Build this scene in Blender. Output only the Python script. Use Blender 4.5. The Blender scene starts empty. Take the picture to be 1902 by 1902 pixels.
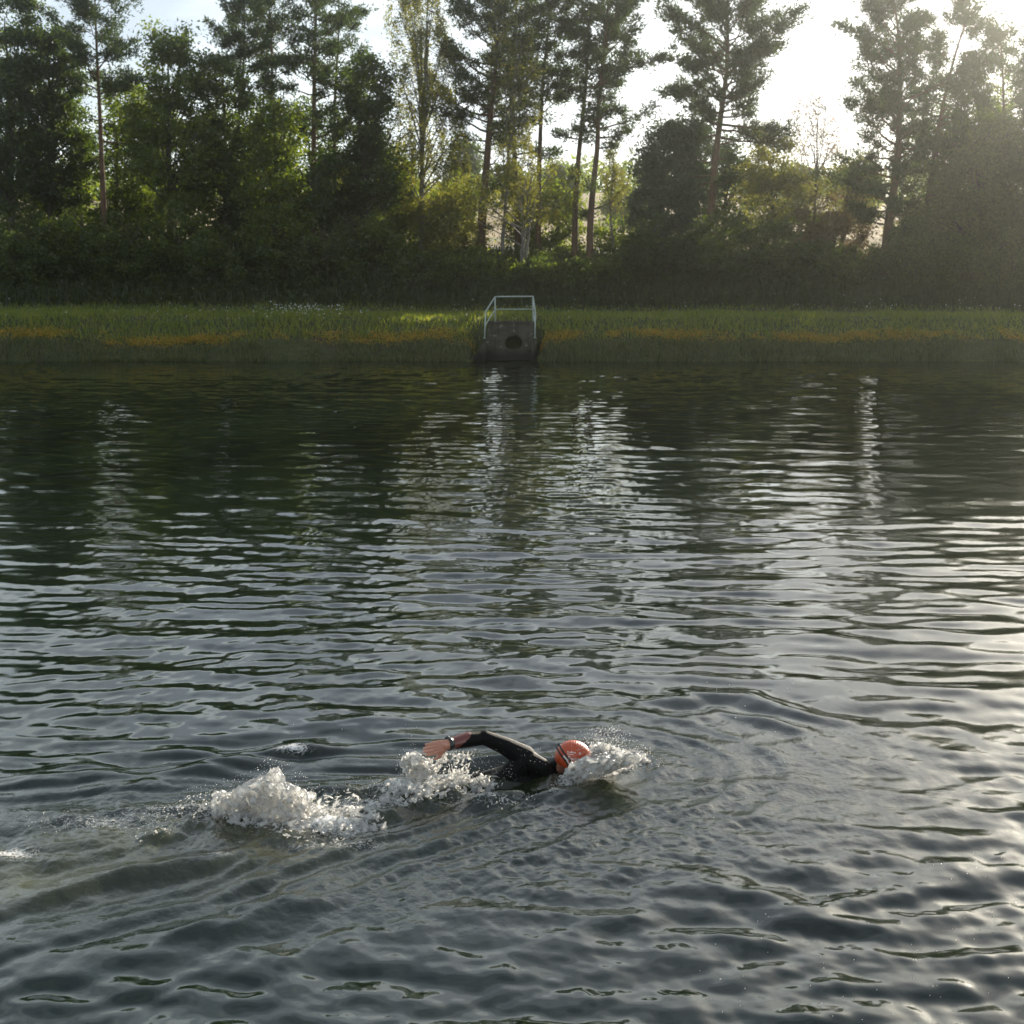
import bpy, bmesh, math, random
import numpy as np
from mathutils import Vector

# ------------------------------------------------------------------ camera
sc = bpy.context.scene
COL = sc.collection
F = 35.0 / 24.0 * 1902.0          # focal length in photo pixels
CAMZ = 3.2
PITCH = math.atan((951.0 - 514.0) / F)
cam_d = bpy.data.cameras.new('camera')
cam = bpy.data.objects.new('camera', cam_d)
COL.objects.link(cam)
cam.location = (0, 0, CAMZ)
cam.rotation_euler = (math.pi / 2 - PITCH, 0, 0)
cam_d.sensor_width = 24.0
cam_d.lens = 35.0
cam_d.clip_end = 2000.0
cam_d.dof.use_dof = True
cam_d.dof.focus_distance = 9.7
cam_d.dof.aperture_fstop = 4.0
sc.camera = cam

# ------------------------------------------------------------------ sky, sun, exposure
SUN_AZ = math.radians(27.0)       # to the right of the view direction (+Y)
SUN_EL = math.radians(17.0)
world = bpy.data.worlds.new('World')
sc.world = world
world.use_nodes = True
wn, wl = world.node_tree.nodes, world.node_tree.links
wn.clear()
w_out = wn.new('ShaderNodeOutputWorld')
w_bg = wn.new('ShaderNodeBackground')
w_sky = wn.new('ShaderNodeTexSky')
w_sky.sky_type = 'NISHITA'
w_sky.sun_disc = False
w_sky.sun_elevation = SUN_EL
w_sky.sun_rotation = SUN_AZ
w_sky.air_density = 0.45
w_sky.dust_density = 0.6
w_sky.ozone_density = 0.0
# thin cloud veil, broken up by noise over the whole dome
w_tc = wn.new('ShaderNodeTexCoord')
w_map = wn.new('ShaderNodeMapping')
w_map.inputs['Scale'].default_value = (1.0, 1.0, 3.2)
w_noise = wn.new('ShaderNodeTexNoise')
w_noise.inputs['Scale'].default_value = 2.6
w_noise.inputs['Detail'].default_value = 7.0
w_noise.inputs['Roughness'].default_value = 0.55
w_ramp = wn.new('ShaderNodeMapRange')
w_ramp.inputs['From Min'].default_value = 0.36
w_ramp.inputs['From Max'].default_value = 0.66
w_ramp.inputs['To Min'].default_value = 0.62
w_ramp.inputs['To Max'].default_value = 0.94
w_mix = wn.new('ShaderNodeMix')
w_mix.data_type = 'RGBA'
w_cl = wn.new('ShaderNodeMix')
w_cl.data_type = 'RGBA'
w_cl.inputs['A'].default_value = (3.5, 4.0, 4.2, 1.0)
w_cl.inputs['B'].default_value = (7.4, 8.0, 7.7, 1.0)
w_bg.inputs['Strength'].default_value = 0.100
wl.new(w_tc.outputs['Generated'], w_map.inputs['Vector'])
wl.new(w_map.outputs['Vector'], w_noise.inputs['Vector'])
wl.new(w_noise.outputs['Fac'], w_ramp.inputs['Value'])
w_sep = wn.new('ShaderNodeSeparateXYZ')
wl.new(w_tc.outputs['Generated'], w_sep.inputs['Vector'])
w_el = wn.new('ShaderNodeMapRange')
w_el.inputs['From Min'].default_value = 0.26
w_el.inputs['From Max'].default_value = 0.62
w_el.inputs['To Min'].default_value = 1.0
w_el.inputs['To Max'].default_value = 0.34
wl.new(w_sep.outputs['Z'], w_el.inputs['Value'])
w_mul = wn.new('ShaderNodeMath')
w_mul.operation = 'MULTIPLY'
wl.new(w_ramp.outputs['Result'], w_mul.inputs[0])
wl.new(w_el.outputs['Result'], w_mul.inputs[1])
wl.new(w_mul.outputs['Value'], w_mix.inputs['Factor'])
w_r2 = wn.new('ShaderNodeMapRange')
w_r2.inputs['From Min'].default_value = 0.38
w_r2.inputs['From Max'].default_value = 0.62
w_n2 = wn.new('ShaderNodeTexNoise')
w_n2.inputs['Scale'].default_value = 5.0
w_n2.inputs['Detail'].default_value = 6.0
wl.new(w_map.outputs['Vector'], w_n2.inputs['Vector'])
wl.new(w_n2.outputs['Fac'], w_r2.inputs['Value'])
wl.new(w_r2.outputs['Result'], w_cl.inputs['Factor'])
wl.new(w_cl.outputs['Result'], w_mix.inputs['B'])
wl.new(w_sky.outputs['Color'], w_mix.inputs['A'])
wl.new(w_mix.outputs['Result'], w_bg.inputs['Color'])
wl.new(w_bg.outputs['Background'], w_out.inputs['Surface'])

sun_d = bpy.data.lights.new('sun', 'SUN')
sun_d.energy = 5.0
sun_d.angle = math.radians(0.53)
sun_d.color = (1.0, 0.90, 0.75)
sun = bpy.data.objects.new('sun', sun_d)
COL.objects.link(sun)
_sd = Vector((math.sin(SUN_AZ) * math.cos(SUN_EL), math.cos(SUN_AZ) * math.cos(SUN_EL), math.sin(SUN_EL)))
sun.rotation_euler = _sd.to_track_quat('Z', 'Y').to_euler()
sun.location = (60, 90, 60)

vs = sc.view_settings
vs.view_transform = 'Standard'
vs.look = 'None'
vs.gamma = 1.0
vs.exposure = 1.1
vs.use_curve_mapping = False
cy = sc.cycles
cy.use_denoising = True
cy.max_bounces = 12
cy.diffuse_bounces = 9
cy.glossy_bounces = 3
cy.transmission_bounces = 6
cy.transparent_max_bounces = 12
cy.volume_bounces = 0
cy.sample_clamp_indirect = 4.0
cy.caustics_reflective = False
cy.caustics_refractive = False

# ------------------------------------------------------------------ helpers
def ray(x, y):
    u = (951.0 - y) / F
    return np.array([(x - 951.0) / F, math.cos(PITCH) + u * math.sin(PITCH), -math.sin(PITCH) + u * math.cos(PITCH)])

def P(x, y, Y):
    """world point seen at photo pixel (x, y), at distance Y"""
    d = ray(x, y)
    return np.array([0, 0, CAMZ]) + d * (Y / d[1])

def PW(x, y, z=0.0):
    """world point seen at photo pixel (x, y), at height z"""
    d = ray(x, y)
    return np.array([0, 0, CAMZ]) + d * ((z - CAMZ) / d[2])

def V(*a):
    return np.array(a, dtype=float)

def make_mesh(name, verts, faces, smooth=False):
    """faces: (n,k) int array or list of such arrays"""
    me = bpy.data.meshes.new(name)
    verts = np.asarray(verts, dtype=np.float32).reshape(-1, 3)
    if not isinstance(faces, (list, tuple)):
        faces = [faces]
    faces = [np.asarray(f, dtype=np.int32) for f in faces if len(f)]
    loops = np.concatenate([f.ravel() for f in faces])
    sizes = np.concatenate([np.full(len(f), f.shape[1], dtype=np.int32) for f in faces])
    starts = np.concatenate([[0], np.cumsum(sizes)[:-1]]).astype(np.int32)
    me.vertices.add(len(verts))
    me.vertices.foreach_set('co', verts.ravel())
    me.loops.add(len(loops))
    me.loops.foreach_set('vertex_index', loops)
    me.polygons.add(len(sizes))
    me.polygons.foreach_set('loop_start', starts)
    me.update(calc_edges=True)
    if smooth:
        me.polygons.foreach_set('use_smooth', np.ones(len(sizes), dtype=bool))
    return me

def obj(name, me, mat=None, parent=None, **props):
    o = bpy.data.objects.new(name, me)
    COL.objects.link(o)
    if mat is not None and me is not None and len(me.materials) == 0:
        me.materials.append(mat)
    if parent is not None:
        o.parent = parent
        o.matrix_parent_inverse.identity()
    for k, v in props.items():
        o[k] = v
    return o

def thing(name, label, category, loc, group=None):
    o = bpy.data.objects.new(name, None)
    COL.objects.link(o)
    o.location = tuple(float(c) for c in loc)
    o['label'] = label
    o['category'] = category
    if group:
        o['group'] = group
    return o

class Geo:
    """collects vertices and faces"""
    def __init__(s):
        s.v, s.f3, s.f4, s.n = [], [], [], 0
    def add(s, v, f3=None, f4=None):
        v = np.asarray(v, float).reshape(-1, 3)
        if f3 is not None and len(f3): s.f3.append(np.asarray(f3) + s.n)
        if f4 is not None and len(f4): s.f4.append(np.asarray(f4) + s.n)
        s.v.append(v); s.n += len(v)
    def mesh(s, name, smooth=False, off=None):
        v = np.concatenate(s.v)
        if off is not None: v = v - np.asarray(off)
        fs = []
        if s.f3: fs.append(np.concatenate(s.f3))
        if s.f4: fs.append(np.concatenate(s.f4))
        return make_mesh(name, v, fs, smooth)

def tube(g, pts, rad, sides=6, cap=True):
    pts = np.asarray(pts, float); n = len(pts)
    rad = np.broadcast_to(np.asarray(rad, float), (n,))
    t = np.gradient(pts, axis=0)
    t /= np.linalg.norm(t, axis=1)[:, None] + 1e-9
    ref = V(0, 0, 1) if abs(t[:, 2]).mean() < 0.8 else V(1, 0, 0)
    a = np.cross(t, ref); a /= np.linalg.norm(a, axis=1)[:, None] + 1e-9
    b = np.cross(t, a)
    ang = np.arange(sides) / sides * 2 * np.pi
    v = pts[:, None, :] + rad[:, None, None] * (a[:, None, :] * np.cos(ang)[None, :, None] + b[:, None, :] * np.sin(ang)[None, :, None])
    i = np.arange(n - 1)[:, None] * sides; k = np.arange(sides)[None, :]; k2 = (k + 1) % sides
    f4 = np.stack([i + k, i + k2, i + sides + k2, i + sides + k], -1).reshape(-1, 4)
    vv = v.reshape(-1, 3); f3 = []
    if cap:
        vv = np.concatenate([vv, pts[:1], pts[-1:]])
        c0, c1 = n * sides, n * sides + 1
        for q in range(sides):
            f3.append((c0, (q + 1) % sides, q))
            f3.append((c1, (n - 1) * sides + q, (n - 1) * sides + (q + 1) % sides))
    g.add(vv, f3, f4)

def box(g, lo, hi):
    x0, y0, z0 = lo; x1, y1, z1 = hi
    v = [(x0,y0,z0),(x1,y0,z0),(x1,y1,z0),(x0,y1,z0),(x0,y0,z1),(x1,y0,z1),(x1,y1,z1),(x0,y1,z1)]
    g.add(v, None, [(0,3,2,1),(4,5,6,7),(0,1,5,4),(1,2,6,5),(2,3,7,6),(3,0,4,7)])

def smoothstep(a, b, x):
    t = np.clip((x - a) / (b - a), 0, 1)
    return t * t * (3 - 2 * t)

def vnoise(x, y, seed=0):
    """cheap smooth 2-D noise in -1..1 (sum of rotated sines)"""
    r = np.random.default_rng(seed)
    out = np.zeros_like(x, dtype=float)
    for k in range(7):
        a = r.uniform(0, 2 * np.pi); q = r.uniform(0.6, 1.6)
        out += np.sin((x * np.cos(a) + y * np.sin(a)) * q + r.uniform(0, 6.28))
    return out / 3.6

# ------------------------------------------------------------------ materials
def new_mat(name):
    m = bpy.data.materials.new(name)
    m.use_nodes = True
    nt = m.node_tree
    nt.nodes.clear()
    out = nt.nodes.new('ShaderNodeOutputMaterial')
    return m, nt.nodes, nt.links, out

def mix_rgb(n, l, fac, a, b):
    m = n.new('ShaderNodeMix'); m.data_type = 'RGBA'
    if hasattr(fac, 'links'): l.new(fac, m.inputs['Factor'])
    else: m.inputs['Factor'].default_value = fac
    for key, c in (('A', a), ('B', b)):
        if hasattr(c, 'links'): l.new(c, m.inputs[key])
        else: m.inputs[key].default_value = (*c, 1.0)
    return m.outputs['Result']

def leaf_mat(name, c1, c2, trans, tcol=(4.4, 4.0, 1.1), gloss=0.03):
    m, n, l, out = new_mat(name)
    geo = n.new('ShaderNodeNewGeometry')
    tc = n.new('ShaderNodeTexCoord')
    nz = n.new('ShaderNodeTexNoise'); nz.inputs['Scale'].default_value = 0.9; nz.inputs['Detail'].default_value = 3.0
    l.new(tc.outputs['Object'], nz.inputs['Vector'])
    ad = n.new('ShaderNodeMath'); ad.operation = 'ADD'
    l.new(geo.outputs['Random Per Island'], ad.inputs[0]); l.new(nz.outputs['Fac'], ad.inputs[1])
    mr = n.new('ShaderNodeMapRange'); mr.inputs['From Min'].default_value = 0.4; mr.inputs['From Max'].default_value = 1.5
    l.new(ad.outputs[0], mr.inputs['Value'])
    col = mix_rgb(n, l, mr.outputs['Result'], c1, c2)
    mul = n.new('ShaderNodeMix'); mul.data_type = 'RGBA'; mul.blend_type = 'MULTIPLY'; mul.clamp_result = False
    mul.inputs['Factor'].default_value = 1.0
    l.new(col, mul.inputs['A']); mul.inputs['B'].default_value = (*tcol, 1)
    d = n.new('ShaderNodeBsdfDiffuse'); l.new(col, d.inputs['Color'])
    t = n.new('ShaderNodeBsdfTranslucent'); l.new(mul.outputs['Result'], t.inputs['Color'])
    ms = n.new('ShaderNodeMixShader'); ms.inputs['Fac'].default_value = trans
    l.new(d.outputs[0], ms.inputs[1]); l.new(t.outputs[0], ms.inputs[2])
    gl = n.new('ShaderNodeBsdfGlossy'); gl.inputs['Roughness'].default_value = 0.45
    m2 = n.new('ShaderNodeMixShader'); m2.inputs['Fac'].default_value = gloss
    l.new(ms.outputs[0], m2.inputs[1]); l.new(gl.outputs[0], m2.inputs[2])
    l.new(m2.outputs[0], out.inputs['Surface'])
    return m

def rough_mat(name, c1, c2, scale=6.0, rough=0.85, bump=0.3, detail=6.0, c3=None, c3scale=1.5, spec=0.3, stretch=(1, 1, 1), algae=False):
    m, n, l, out = new_mat(name)
    tc = n.new('ShaderNodeTexCoord')
    mp = n.new('ShaderNodeMapping'); mp.inputs['Scale'].default_value = stretch
    l.new(tc.outputs['Object'], mp.inputs['Vector'])
    nz = n.new('ShaderNodeTexNoise'); nz.inputs['Scale'].default_value = scale; nz.inputs['Detail'].default_value = detail
    nz.inputs['Roughness'].default_value = 0.65
    l.new(mp.outputs[0], nz.inputs['Vector'])
    mr = n.new('ShaderNodeMapRange'); mr.inputs['From Min'].default_value = 0.32; mr.inputs['From Max'].default_value = 0.68
    l.new(nz.outputs['Fac'], mr.inputs['Value'])
    col = mix_rgb(n, l, mr.outputs['Result'], c1, c2)
    if c3 is not None:
        n2 = n.new('ShaderNodeTexNoise'); n2.inputs['Scale'].default_value = c3scale; n2.inputs['Detail'].default_value = 5.0
        l.new(tc.outputs['Object'], n2.inputs['Vector'])
        m3 = n.new('ShaderNodeMapRange'); m3.inputs['From Min'].default_value = 0.62; m3.inputs['From Max'].default_value = 0.70
        l.new(n2.outputs['Fac'], m3.inputs['Value'])
        col = mix_rgb(n, l, m3.outputs['Result'], col, c3)
    if algae:      # wet algae growing up from the waterline, and rain streaks
        sp = n.new('ShaderNodeSeparateXYZ'); l.new(tc.outputs['Object'], sp.inputs[0])
        na = n.new('ShaderNodeTexNoise'); na.inputs['Scale'].default_value = 3.0; na.inputs['Detail'].default_value = 5.0
        l.new(tc.outputs['Object'], na.inputs['Vector'])
        ma = n.new('ShaderNodeMath'); ma.operation = 'MULTIPLY_ADD'; ma.inputs[1].default_value = -0.9
        l.new(na.outputs['Fac'], ma.inputs[0]); l.new(sp.outputs['Z'], ma.inputs[2])
        mz = n.new('ShaderNodeMapRange'); mz.inputs['From Min'].default_value = -0.25; mz.inputs['From Max'].default_value = 0.12
        mz.inputs['To Min'].default_value = 1.0; mz.inputs['To Max'].default_value = 0.0
        l.new(ma.outputs[0], mz.inputs['Value'])
        col = mix_rgb(n, l, mz.outputs['Result'], col, (0.008, 0.009, 0.005))
        ns = n.new('ShaderNodeTexNoise'); ns.inputs['Scale'].default_value = 1.0; ns.inputs['Detail'].default_value = 4.0
        mps = n.new('ShaderNodeMapping'); mps.inputs['Scale'].default_value = (14, 0.6, 0.6)
        l.new(tc.outputs['Object'], mps.inputs['Vector']); l.new(mps.outputs[0], ns.inputs['Vector'])
        ms_ = n.new('ShaderNodeMapRange'); ms_.inputs['From Min'].default_value = 0.52; ms_.inputs['From Max'].default_value = 0.66; ms_.inputs['To Max'].default_value = 0.7
        l.new(ns.outputs['Fac'], ms_.inputs['Value'])
        col = mix_rgb(n, l, ms_.outputs['Result'], col, (0.014, 0.013, 0.009))
    b = n.new('ShaderNodeBsdfPrincipled')
    l.new(col, b.inputs['Base Color'])
    b.inputs['Roughness'].default_value = rough
    b.inputs['Specular IOR Level'].default_value = spec
    bp = n.new('ShaderNodeBump'); bp.inputs['Strength'].default_value = bump; bp.inputs['Distance'].default_value = 0.02
    l.new(nz.outputs['Fac'], bp.inputs['Height']); l.new(bp.outputs['Normal'], b.inputs['Normal'])
    l.new(b.outputs[0], out.inputs['Surface'])
    return m

M = {}
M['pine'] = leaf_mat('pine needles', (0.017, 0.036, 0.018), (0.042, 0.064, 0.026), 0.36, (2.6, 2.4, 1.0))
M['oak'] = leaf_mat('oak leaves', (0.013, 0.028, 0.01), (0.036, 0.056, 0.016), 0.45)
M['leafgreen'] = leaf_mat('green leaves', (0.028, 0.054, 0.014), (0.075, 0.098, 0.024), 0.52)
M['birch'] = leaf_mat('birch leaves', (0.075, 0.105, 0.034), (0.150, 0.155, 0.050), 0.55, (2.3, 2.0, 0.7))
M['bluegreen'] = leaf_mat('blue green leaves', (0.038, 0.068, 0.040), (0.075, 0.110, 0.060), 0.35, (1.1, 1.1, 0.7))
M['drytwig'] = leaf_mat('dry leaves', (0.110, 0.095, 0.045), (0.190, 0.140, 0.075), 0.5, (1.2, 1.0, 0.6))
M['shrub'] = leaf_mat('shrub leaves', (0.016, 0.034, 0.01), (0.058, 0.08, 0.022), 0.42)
M['weed'] = leaf_mat('weed leaves', (0.015, 0.031, 0.01), (0.044, 0.056, 0.02), 0.35)
M['grass'] = leaf_mat('meadow grass', (0.06, 0.1, 0.022), (0.15, 0.162, 0.038), 0.32)
M['reed'] = leaf_mat('bank sedge', (0.032, 0.058, 0.022), (0.105, 0.104, 0.055), 0.30)
M['yellow'] = leaf_mat('yellow stonecrop', (0.32, 0.2, 0.022), (0.52, 0.33, 0.045), 0.30, (1.1, 1.0, 0.5))
M['white_flower'] = leaf_mat('white petals', (0.62, 0.64, 0.60), (0.78, 0.78, 0.74), 0.3, (1, 1, 1))
M['pinebark'] = rough_mat('pine bark', (0.050, 0.034, 0.024), (0.150, 0.088, 0.052), 9.0, 0.95, 0.8, stretch=(1, 1, 0.3))
M['bark'] = rough_mat('grey bark', (0.040, 0.034, 0.027), (0.105, 0.088, 0.068), 9.0, 0.95, 0.8, stretch=(1, 1, 0.3))
M['birchbark'] = rough_mat('birch bark', (0.05, 0.046, 0.040), (0.22, 0.205, 0.18), 5.0, 0.8, 0.3, stretch=(1, 1, 2.5))
M['soil'] = rough_mat('bank soil and turf', (0.030, 0.040, 0.016), (0.070, 0.078, 0.030), 2.0, 0.95, 0.5, c3=(0.055, 0.045, 0.026), c3scale=0.8)
M['field'] = rough_mat('stubble field', (0.24, 0.18, 0.09), (0.38, 0.28, 0.15), 0.35, 0.95, 0.4, c3=(0.16, 0.17, 0.06), c3scale=0.05)
M['concrete'] = rough_mat('old mossy concrete', (0.026, 0.023, 0.016), (0.068, 0.060, 0.044), 3.0, 0.92, 0.5, c3=(0.20, 0.19, 0.16), c3scale=6.0, algae=True)
M['pipe'] = rough_mat('dark wet pipe', (0.0015, 0.0015, 0.0012), (0.004, 0.0035, 0.003), 6.0, 0.7, 0.3)
M['galv'] = rough_mat('galvanised steel', (0.34, 0.39, 0.35), (0.46, 0.51, 0.47), 20.0, 0.5, 0.05)

# ------------------------------------------------------------------ terrain
PROF = np.array([(56.2, -0.75), (57.2, -0.35), (57.55, 0.06), (57.8, 0.28), (58.2, 0.56), (58.9, 0.92), (60.4, 1.50), (61.2, 1.62),
                 (65.5, 1.68), (68.5, 2.65), (72, 3.85), (75, 4.35), (82, 4.65), (100, 5.3), (130, 7.6), (200, 13.2), (260, 15.5), (400, 16.5)])
def tz(x, y):
    x = np.asarray(x, float); y = np.asarray(y, float)
    y = y + np.where(y < 62, 0.20 * vnoise(x * 0.9, x * 0.31, 8) + 0.10 * vnoise(x * 2.7, x * 1.1, 9), 0) * (np.abs(x + 0.16) > 1.6)
    z = np.interp(y, PROF[:, 0], PROF[:, 1])
    amp = np.interp(y, [57, 58.5, 62, 72, 120, 260], [0.03, 0.05, 0.05, 0.22, 0.5, 1.0])
    z = z + amp * vnoise(x * 0.55, y * 0.55, 5) * 0.6 + amp * vnoise(x * 0.12, y * 0.1, 6)
    cut = smoothstep(1.55, 1.1, np.abs(x + 0.16)) * smoothstep(59.5, 59.1, y) * (y < 59.6)
    return z - 0.75 * cut

def terrain_sheet(name, ys, xs, mat, dz=0.0, **props):
    X, Y = np.meshgrid(xs, ys)
    Z = tz(X, Y) + dz
    nx, ny = len(xs), len(ys)
    v = np.stack([X, Y, Z], -1).reshape(-1, 3)
    i, j = np.meshgrid(np.arange(ny - 1), np.arange(nx - 1), indexing='ij')
    q = (i * nx + j).ravel()
    f = np.stack([q, q + 1, q + nx + 1, q + nx], -1)
    return obj(name, make_mesh(name, v, f, True), mat, **props)

terrain_sheet('bank_ground', np.concatenate([np.linspace(56.2, 62, 40), np.linspace(62.4, 84, 50)]), np.concatenate([np.linspace(-70, -3.2, 130), np.linspace(-3, 3, 50), np.linspace(3.2, 80, 150)]), M['soil'],
              kind='structure', label='grassy embankment rising from the far shore of the water')
terrain_sheet('stubble_field', np.concatenate([np.linspace(83.6, 140, 50), np.linspace(144, 400, 50)]), np.linspace(-170, 200, 160), M['field'], 0.02,
              kind='structure', label='pale straw-coloured field seen behind the trees')

# ------------------------------------------------------------------ water
SW = PW(985, 1440)                 # the swimmer's shoulder on the water
KICK = PW(510, 1510)
rng = np.random.default_rng(11)
def pix_row(y):                    # distance on the water of an image row
    return PW(951, y)[1]
rows = list(np.array([pix_row(y) for y in np.arange(2350, 2000, -24)]))
yy = 2000.0
while True:
    r = pix_row(yy)
    if r > 20: break
    rows.append(r); yy -= 2.3
r = rows[-1]
while r < 57.75:
    r += 0.15; rows.append(r)
rows = np.array(rows)
tout = np.concatenate([np.linspace(-5.0, -1.04, 20), np.linspace(-1.0, 1.0, 780), np.linspace(1.04, 5.0, 20)])
T, YY = np.meshgrid(tout, rows)
XX = T * (0.36 * YY + 1.7)
H = np.zeros_like(XX)

def waves(n, lam_lo, lam_hi, spread, slope, seed, base=0.0):
    """slope-normalised random wave field; returns height"""
    r = np.random.default_rng(seed)
    h = np.zeros_like(XX)
    for k in range(n):
        lam = math.exp(r.uniform(math.log(lam_lo), math.log(lam_hi)))
        a = base + r.normal(0, spread)
        kk = 2 * math.pi / lam
        amp = slope / kk * math.sqrt(2.0 / n)
        h += amp * np.sin(kk * (XX * math.sin(a) + YY * math.cos(a)) + r.uniform(0, 6.283))
    return h

def blob(px, py, sx, sy):
    c = PW(px, py)
    return np.exp(-((XX - c[0]) / sx) ** 2 - ((YY - c[1]) / sy) ** 2)

# domain warp so crests wander
wx = 0.25 * vnoise(XX * 0.5, YY * 0.35, 21); wy = 0.22 * vnoise(XX * 0.45, YY * 0.6, 22)
XX0, YY0 = XX, YY
XX, YY = XX0 + wx, YY0 + wy
patch = 0.5 + 0.5 * np.clip(vnoise(XX0 * 0.33, YY0 * 0.5, 31), -1, 1)
patch2 = 0.5 + 0.5 * np.clip(vnoise(XX0 * 0.5, YY0 * 0.22, 33), -1, 1)
far = smoothstep(14, 34, YY0); near = 1 - smoothstep(8.0, 13.0, YY0); mid = 1 - far
H += (waves(12, 0.22, 0.55, 0.25, 0.018, 16, 0.75) + waves(12, 0.22, 0.55, 0.25, 0.018, 17, -0.7)) * (0.4 + 0.8 * patch2)
H += waves(40, 0.26, 0.72, 0.42, 0.060, 1) * (0.5 + 0.8 * patch) * (1 + 0.35 * far)
H += waves(14, 1.0, 2.6, 0.30, 0.026, 2) * (1 - 0.4 * far)
H += waves(26, 0.12, 0.28, 0.55, 0.046, 3) * (0.25 + 1.0 * patch2) * (1 + 0.3 * far)
H += waves(22, 0.07, 0.15, 0.7, 0.030, 4) * np.clip(patch2 * 1.6 - 0.6, 0, 1) * (1 - smoothstep(20, 30, YY0)) * smoothstep(9, 12, YY0)
H += (waves(26, 0.18, 0.50, 0.9, 0.068, 5, 0.35) + waves(26, 0.08, 0.20, 1.2, 0.048, 15, 0.2) * (0.3 + patch)) * near
# rough water round the swimmer
turb = np.clip(0.75 * blob(1250, 1440, 1.0, 1.25) + 0.8 * blob(985, 1480, 0.9, 0.9) + 1.0 * blob(560, 1520, 1.1, 0.9) + 0.75 * blob(150, 1560, 1.3, 0.9)
               + 0.55 * blob(600, 1640, 1.6, 0.6) + 0.45 * blob(1550, 1420, 1.1, 1.2) + 0.35 * blob(200, 1650, 1.2, 0.6), 0, 1.0)
calm = 1 - 0.55 * turb
H *= calm
tpatch = np.clip(0.55 + 0.75 * vnoise(XX0 * 1.7, YY0 * 2.2, 61), 0.1, 1.4)
H += waves(40, 0.05, 0.13, 3.0, 0.11, 6) * turb * tpatch
H += waves(30, 0.13, 0.42, 3.0, 0.075, 7) * turb * (0.35 + 0.85 * patch2)
# V wake: crests running back from the swimmer on both sides, and rings ahead of the head
_hd = PW(1075, 1425)[:2]; _ft = PW(480, 1515)[:2]
_d = (_hd - _ft) / np.linalg.norm(_hd - _ft)
_s = -((XX0 - _hd[0]) * _d[0] + (YY0 - _hd[1]) * _d[1])          # metres behind the head
_p = (XX0 - _hd[0]) * -_d[1] + (YY0 - _hd[1]) * _d[0]             # metres to the side
_pw = _p + 0.10 * vnoise(XX0 * 2.3, YY0 * 2.3, 62) + 0.04 * vnoise(XX0 * 6, YY0 * 6, 63)
_rw = np.random.default_rng(64)
for lam, ang_, am in ((0.42, 0.30, 0.016), (0.30, 0.36, 0.011), (0.23, 0.26, 0.0075), (0.17, 0.40, 0.0050), (0.13, 0.33, 0.0030), (0.52, 0.22, 0.014)):
    for side in (-1, 1):
        q_ = side * _pw - ang_ * _s
        env_ = np.exp(-(q_ / 0.85) ** 2) * smoothstep(-0.25, 0.5, _s) * np.exp(-np.clip(_s, 0, 9) / 3.2) * (side * _p > -0.15)
        H += am * env_ * np.sin(2 * np.pi / lam * q_ + _rw.uniform(0, 6.28))
_rr = np.hypot(XX0 - _hd[0], YY0 - _hd[1]) + 0.05 * vnoise(XX0 * 3, YY0 * 3, 65)
for lam, am in ((0.38, 0.0045), (0.25, 0.0030), (0.16, 0.0020)):
    H += am * np.exp(-((_rr - 0.7) / 0.75) ** 2) * smoothstep(0.3, -0.4, _s) * np.sin(2 * np.pi / lam * _rr + _rw.uniform(0, 6.28))
churn = np.clip(1.1 * blob(520, 1515, 0.48, 0.36) + 0.95 * blob(800, 1470, 0.42, 0.26) + 0.9 * blob(1110, 1440, 0.26, 0.20) + 0.55 * blob(660, 1500, 0.45, 0.32)
                + 0.6 * blob(300, 1530, 0.5, 0.32) + 0.7 * blob(10, 1585, 0.42, 0.22) + 0.5 * blob(545, 1400, 0.22, 0.16), 0, 1)
H += (np.abs(waves(26, 0.05, 0.16, 3.0, 0.36, 8)) * 1.2 + waves(20, 0.14, 0.4, 3.0, 0.22, 9)) * churn
# wake crests drawn as ridges on the water
def ridge(pts, amp, width, back=0.6):
    global H
    w = np.array([PW(x, y)[:2] for x, y in pts])
    best = np.full(XX0.shape, 1e9); sgn = np.zeros_like(best); s_at = np.zeros_like(best)
    seg = np.linalg.norm(np.diff(w, axis=0), axis=1); tot = seg.sum(); acc = 0
    for k in range(len(w) - 1):
        a, b = w[k], w[k + 1]; d = b - a; L = seg[k]; d = d / L
        px, py = XX0 - a[0], YY0 - a[1]
        s = np.clip(px * d[0] + py * d[1], 0, L)
        dx, dy = px - s * d[0], py - s * d[1]
        dist = np.hypot(dx, dy)
        m = dist < best
        best[m] = dist[m]; sgn[m] = np.sign(d[0] * py - d[1] * px)[m]; s_at[m] = ((acc + s) / tot)[m]
        acc += L
    sd = best * sgn + 0.05 * vnoise(XX0 * 3, YY0 * 3, 77)
    env = np.sin(np.clip(s_at, 0.02, 0.98) * np.pi) ** 0.6
    u = sd / width
    H += amp * env * (np.exp(-u * u) - back * np.exp(-(u - 1.7) ** 2) * 0.6 - 0.35 * back * np.exp(-(u + 1.8) ** 2))
ridge([(1180, 1318), (1290, 1290), (1390, 1290), (1500, 1330), (1640, 1352)], 0.030, 0.13)
ridge([(1240, 1345), (1330, 1320), (1420, 1335), (1520, 1368)], 0.022, 0.10)
ridge([(560, 1290), (760, 1268), (960, 1262), (1180, 1300)], 0.020, 0.15)
ridge([(240, 1460), (420, 1412), (560, 1392), (700, 1410)], 0.045, 0.16)
ridge([(0, 1470), (140, 1430), (260, 1450)], 0.035, 0.17)
ridge([(260, 1745), (430, 1715), (560, 1670), (620, 1625)], 0.040, 0.15)
ridge([(0, 1690), (180, 1640), (380, 1610), (560, 1590)], 0.038, 0.14)
ridge([(1200, 1610), (1380, 1660), (1520, 1690), (1700, 1660), (1830, 1600)], 0.030, 0.15)
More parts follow.
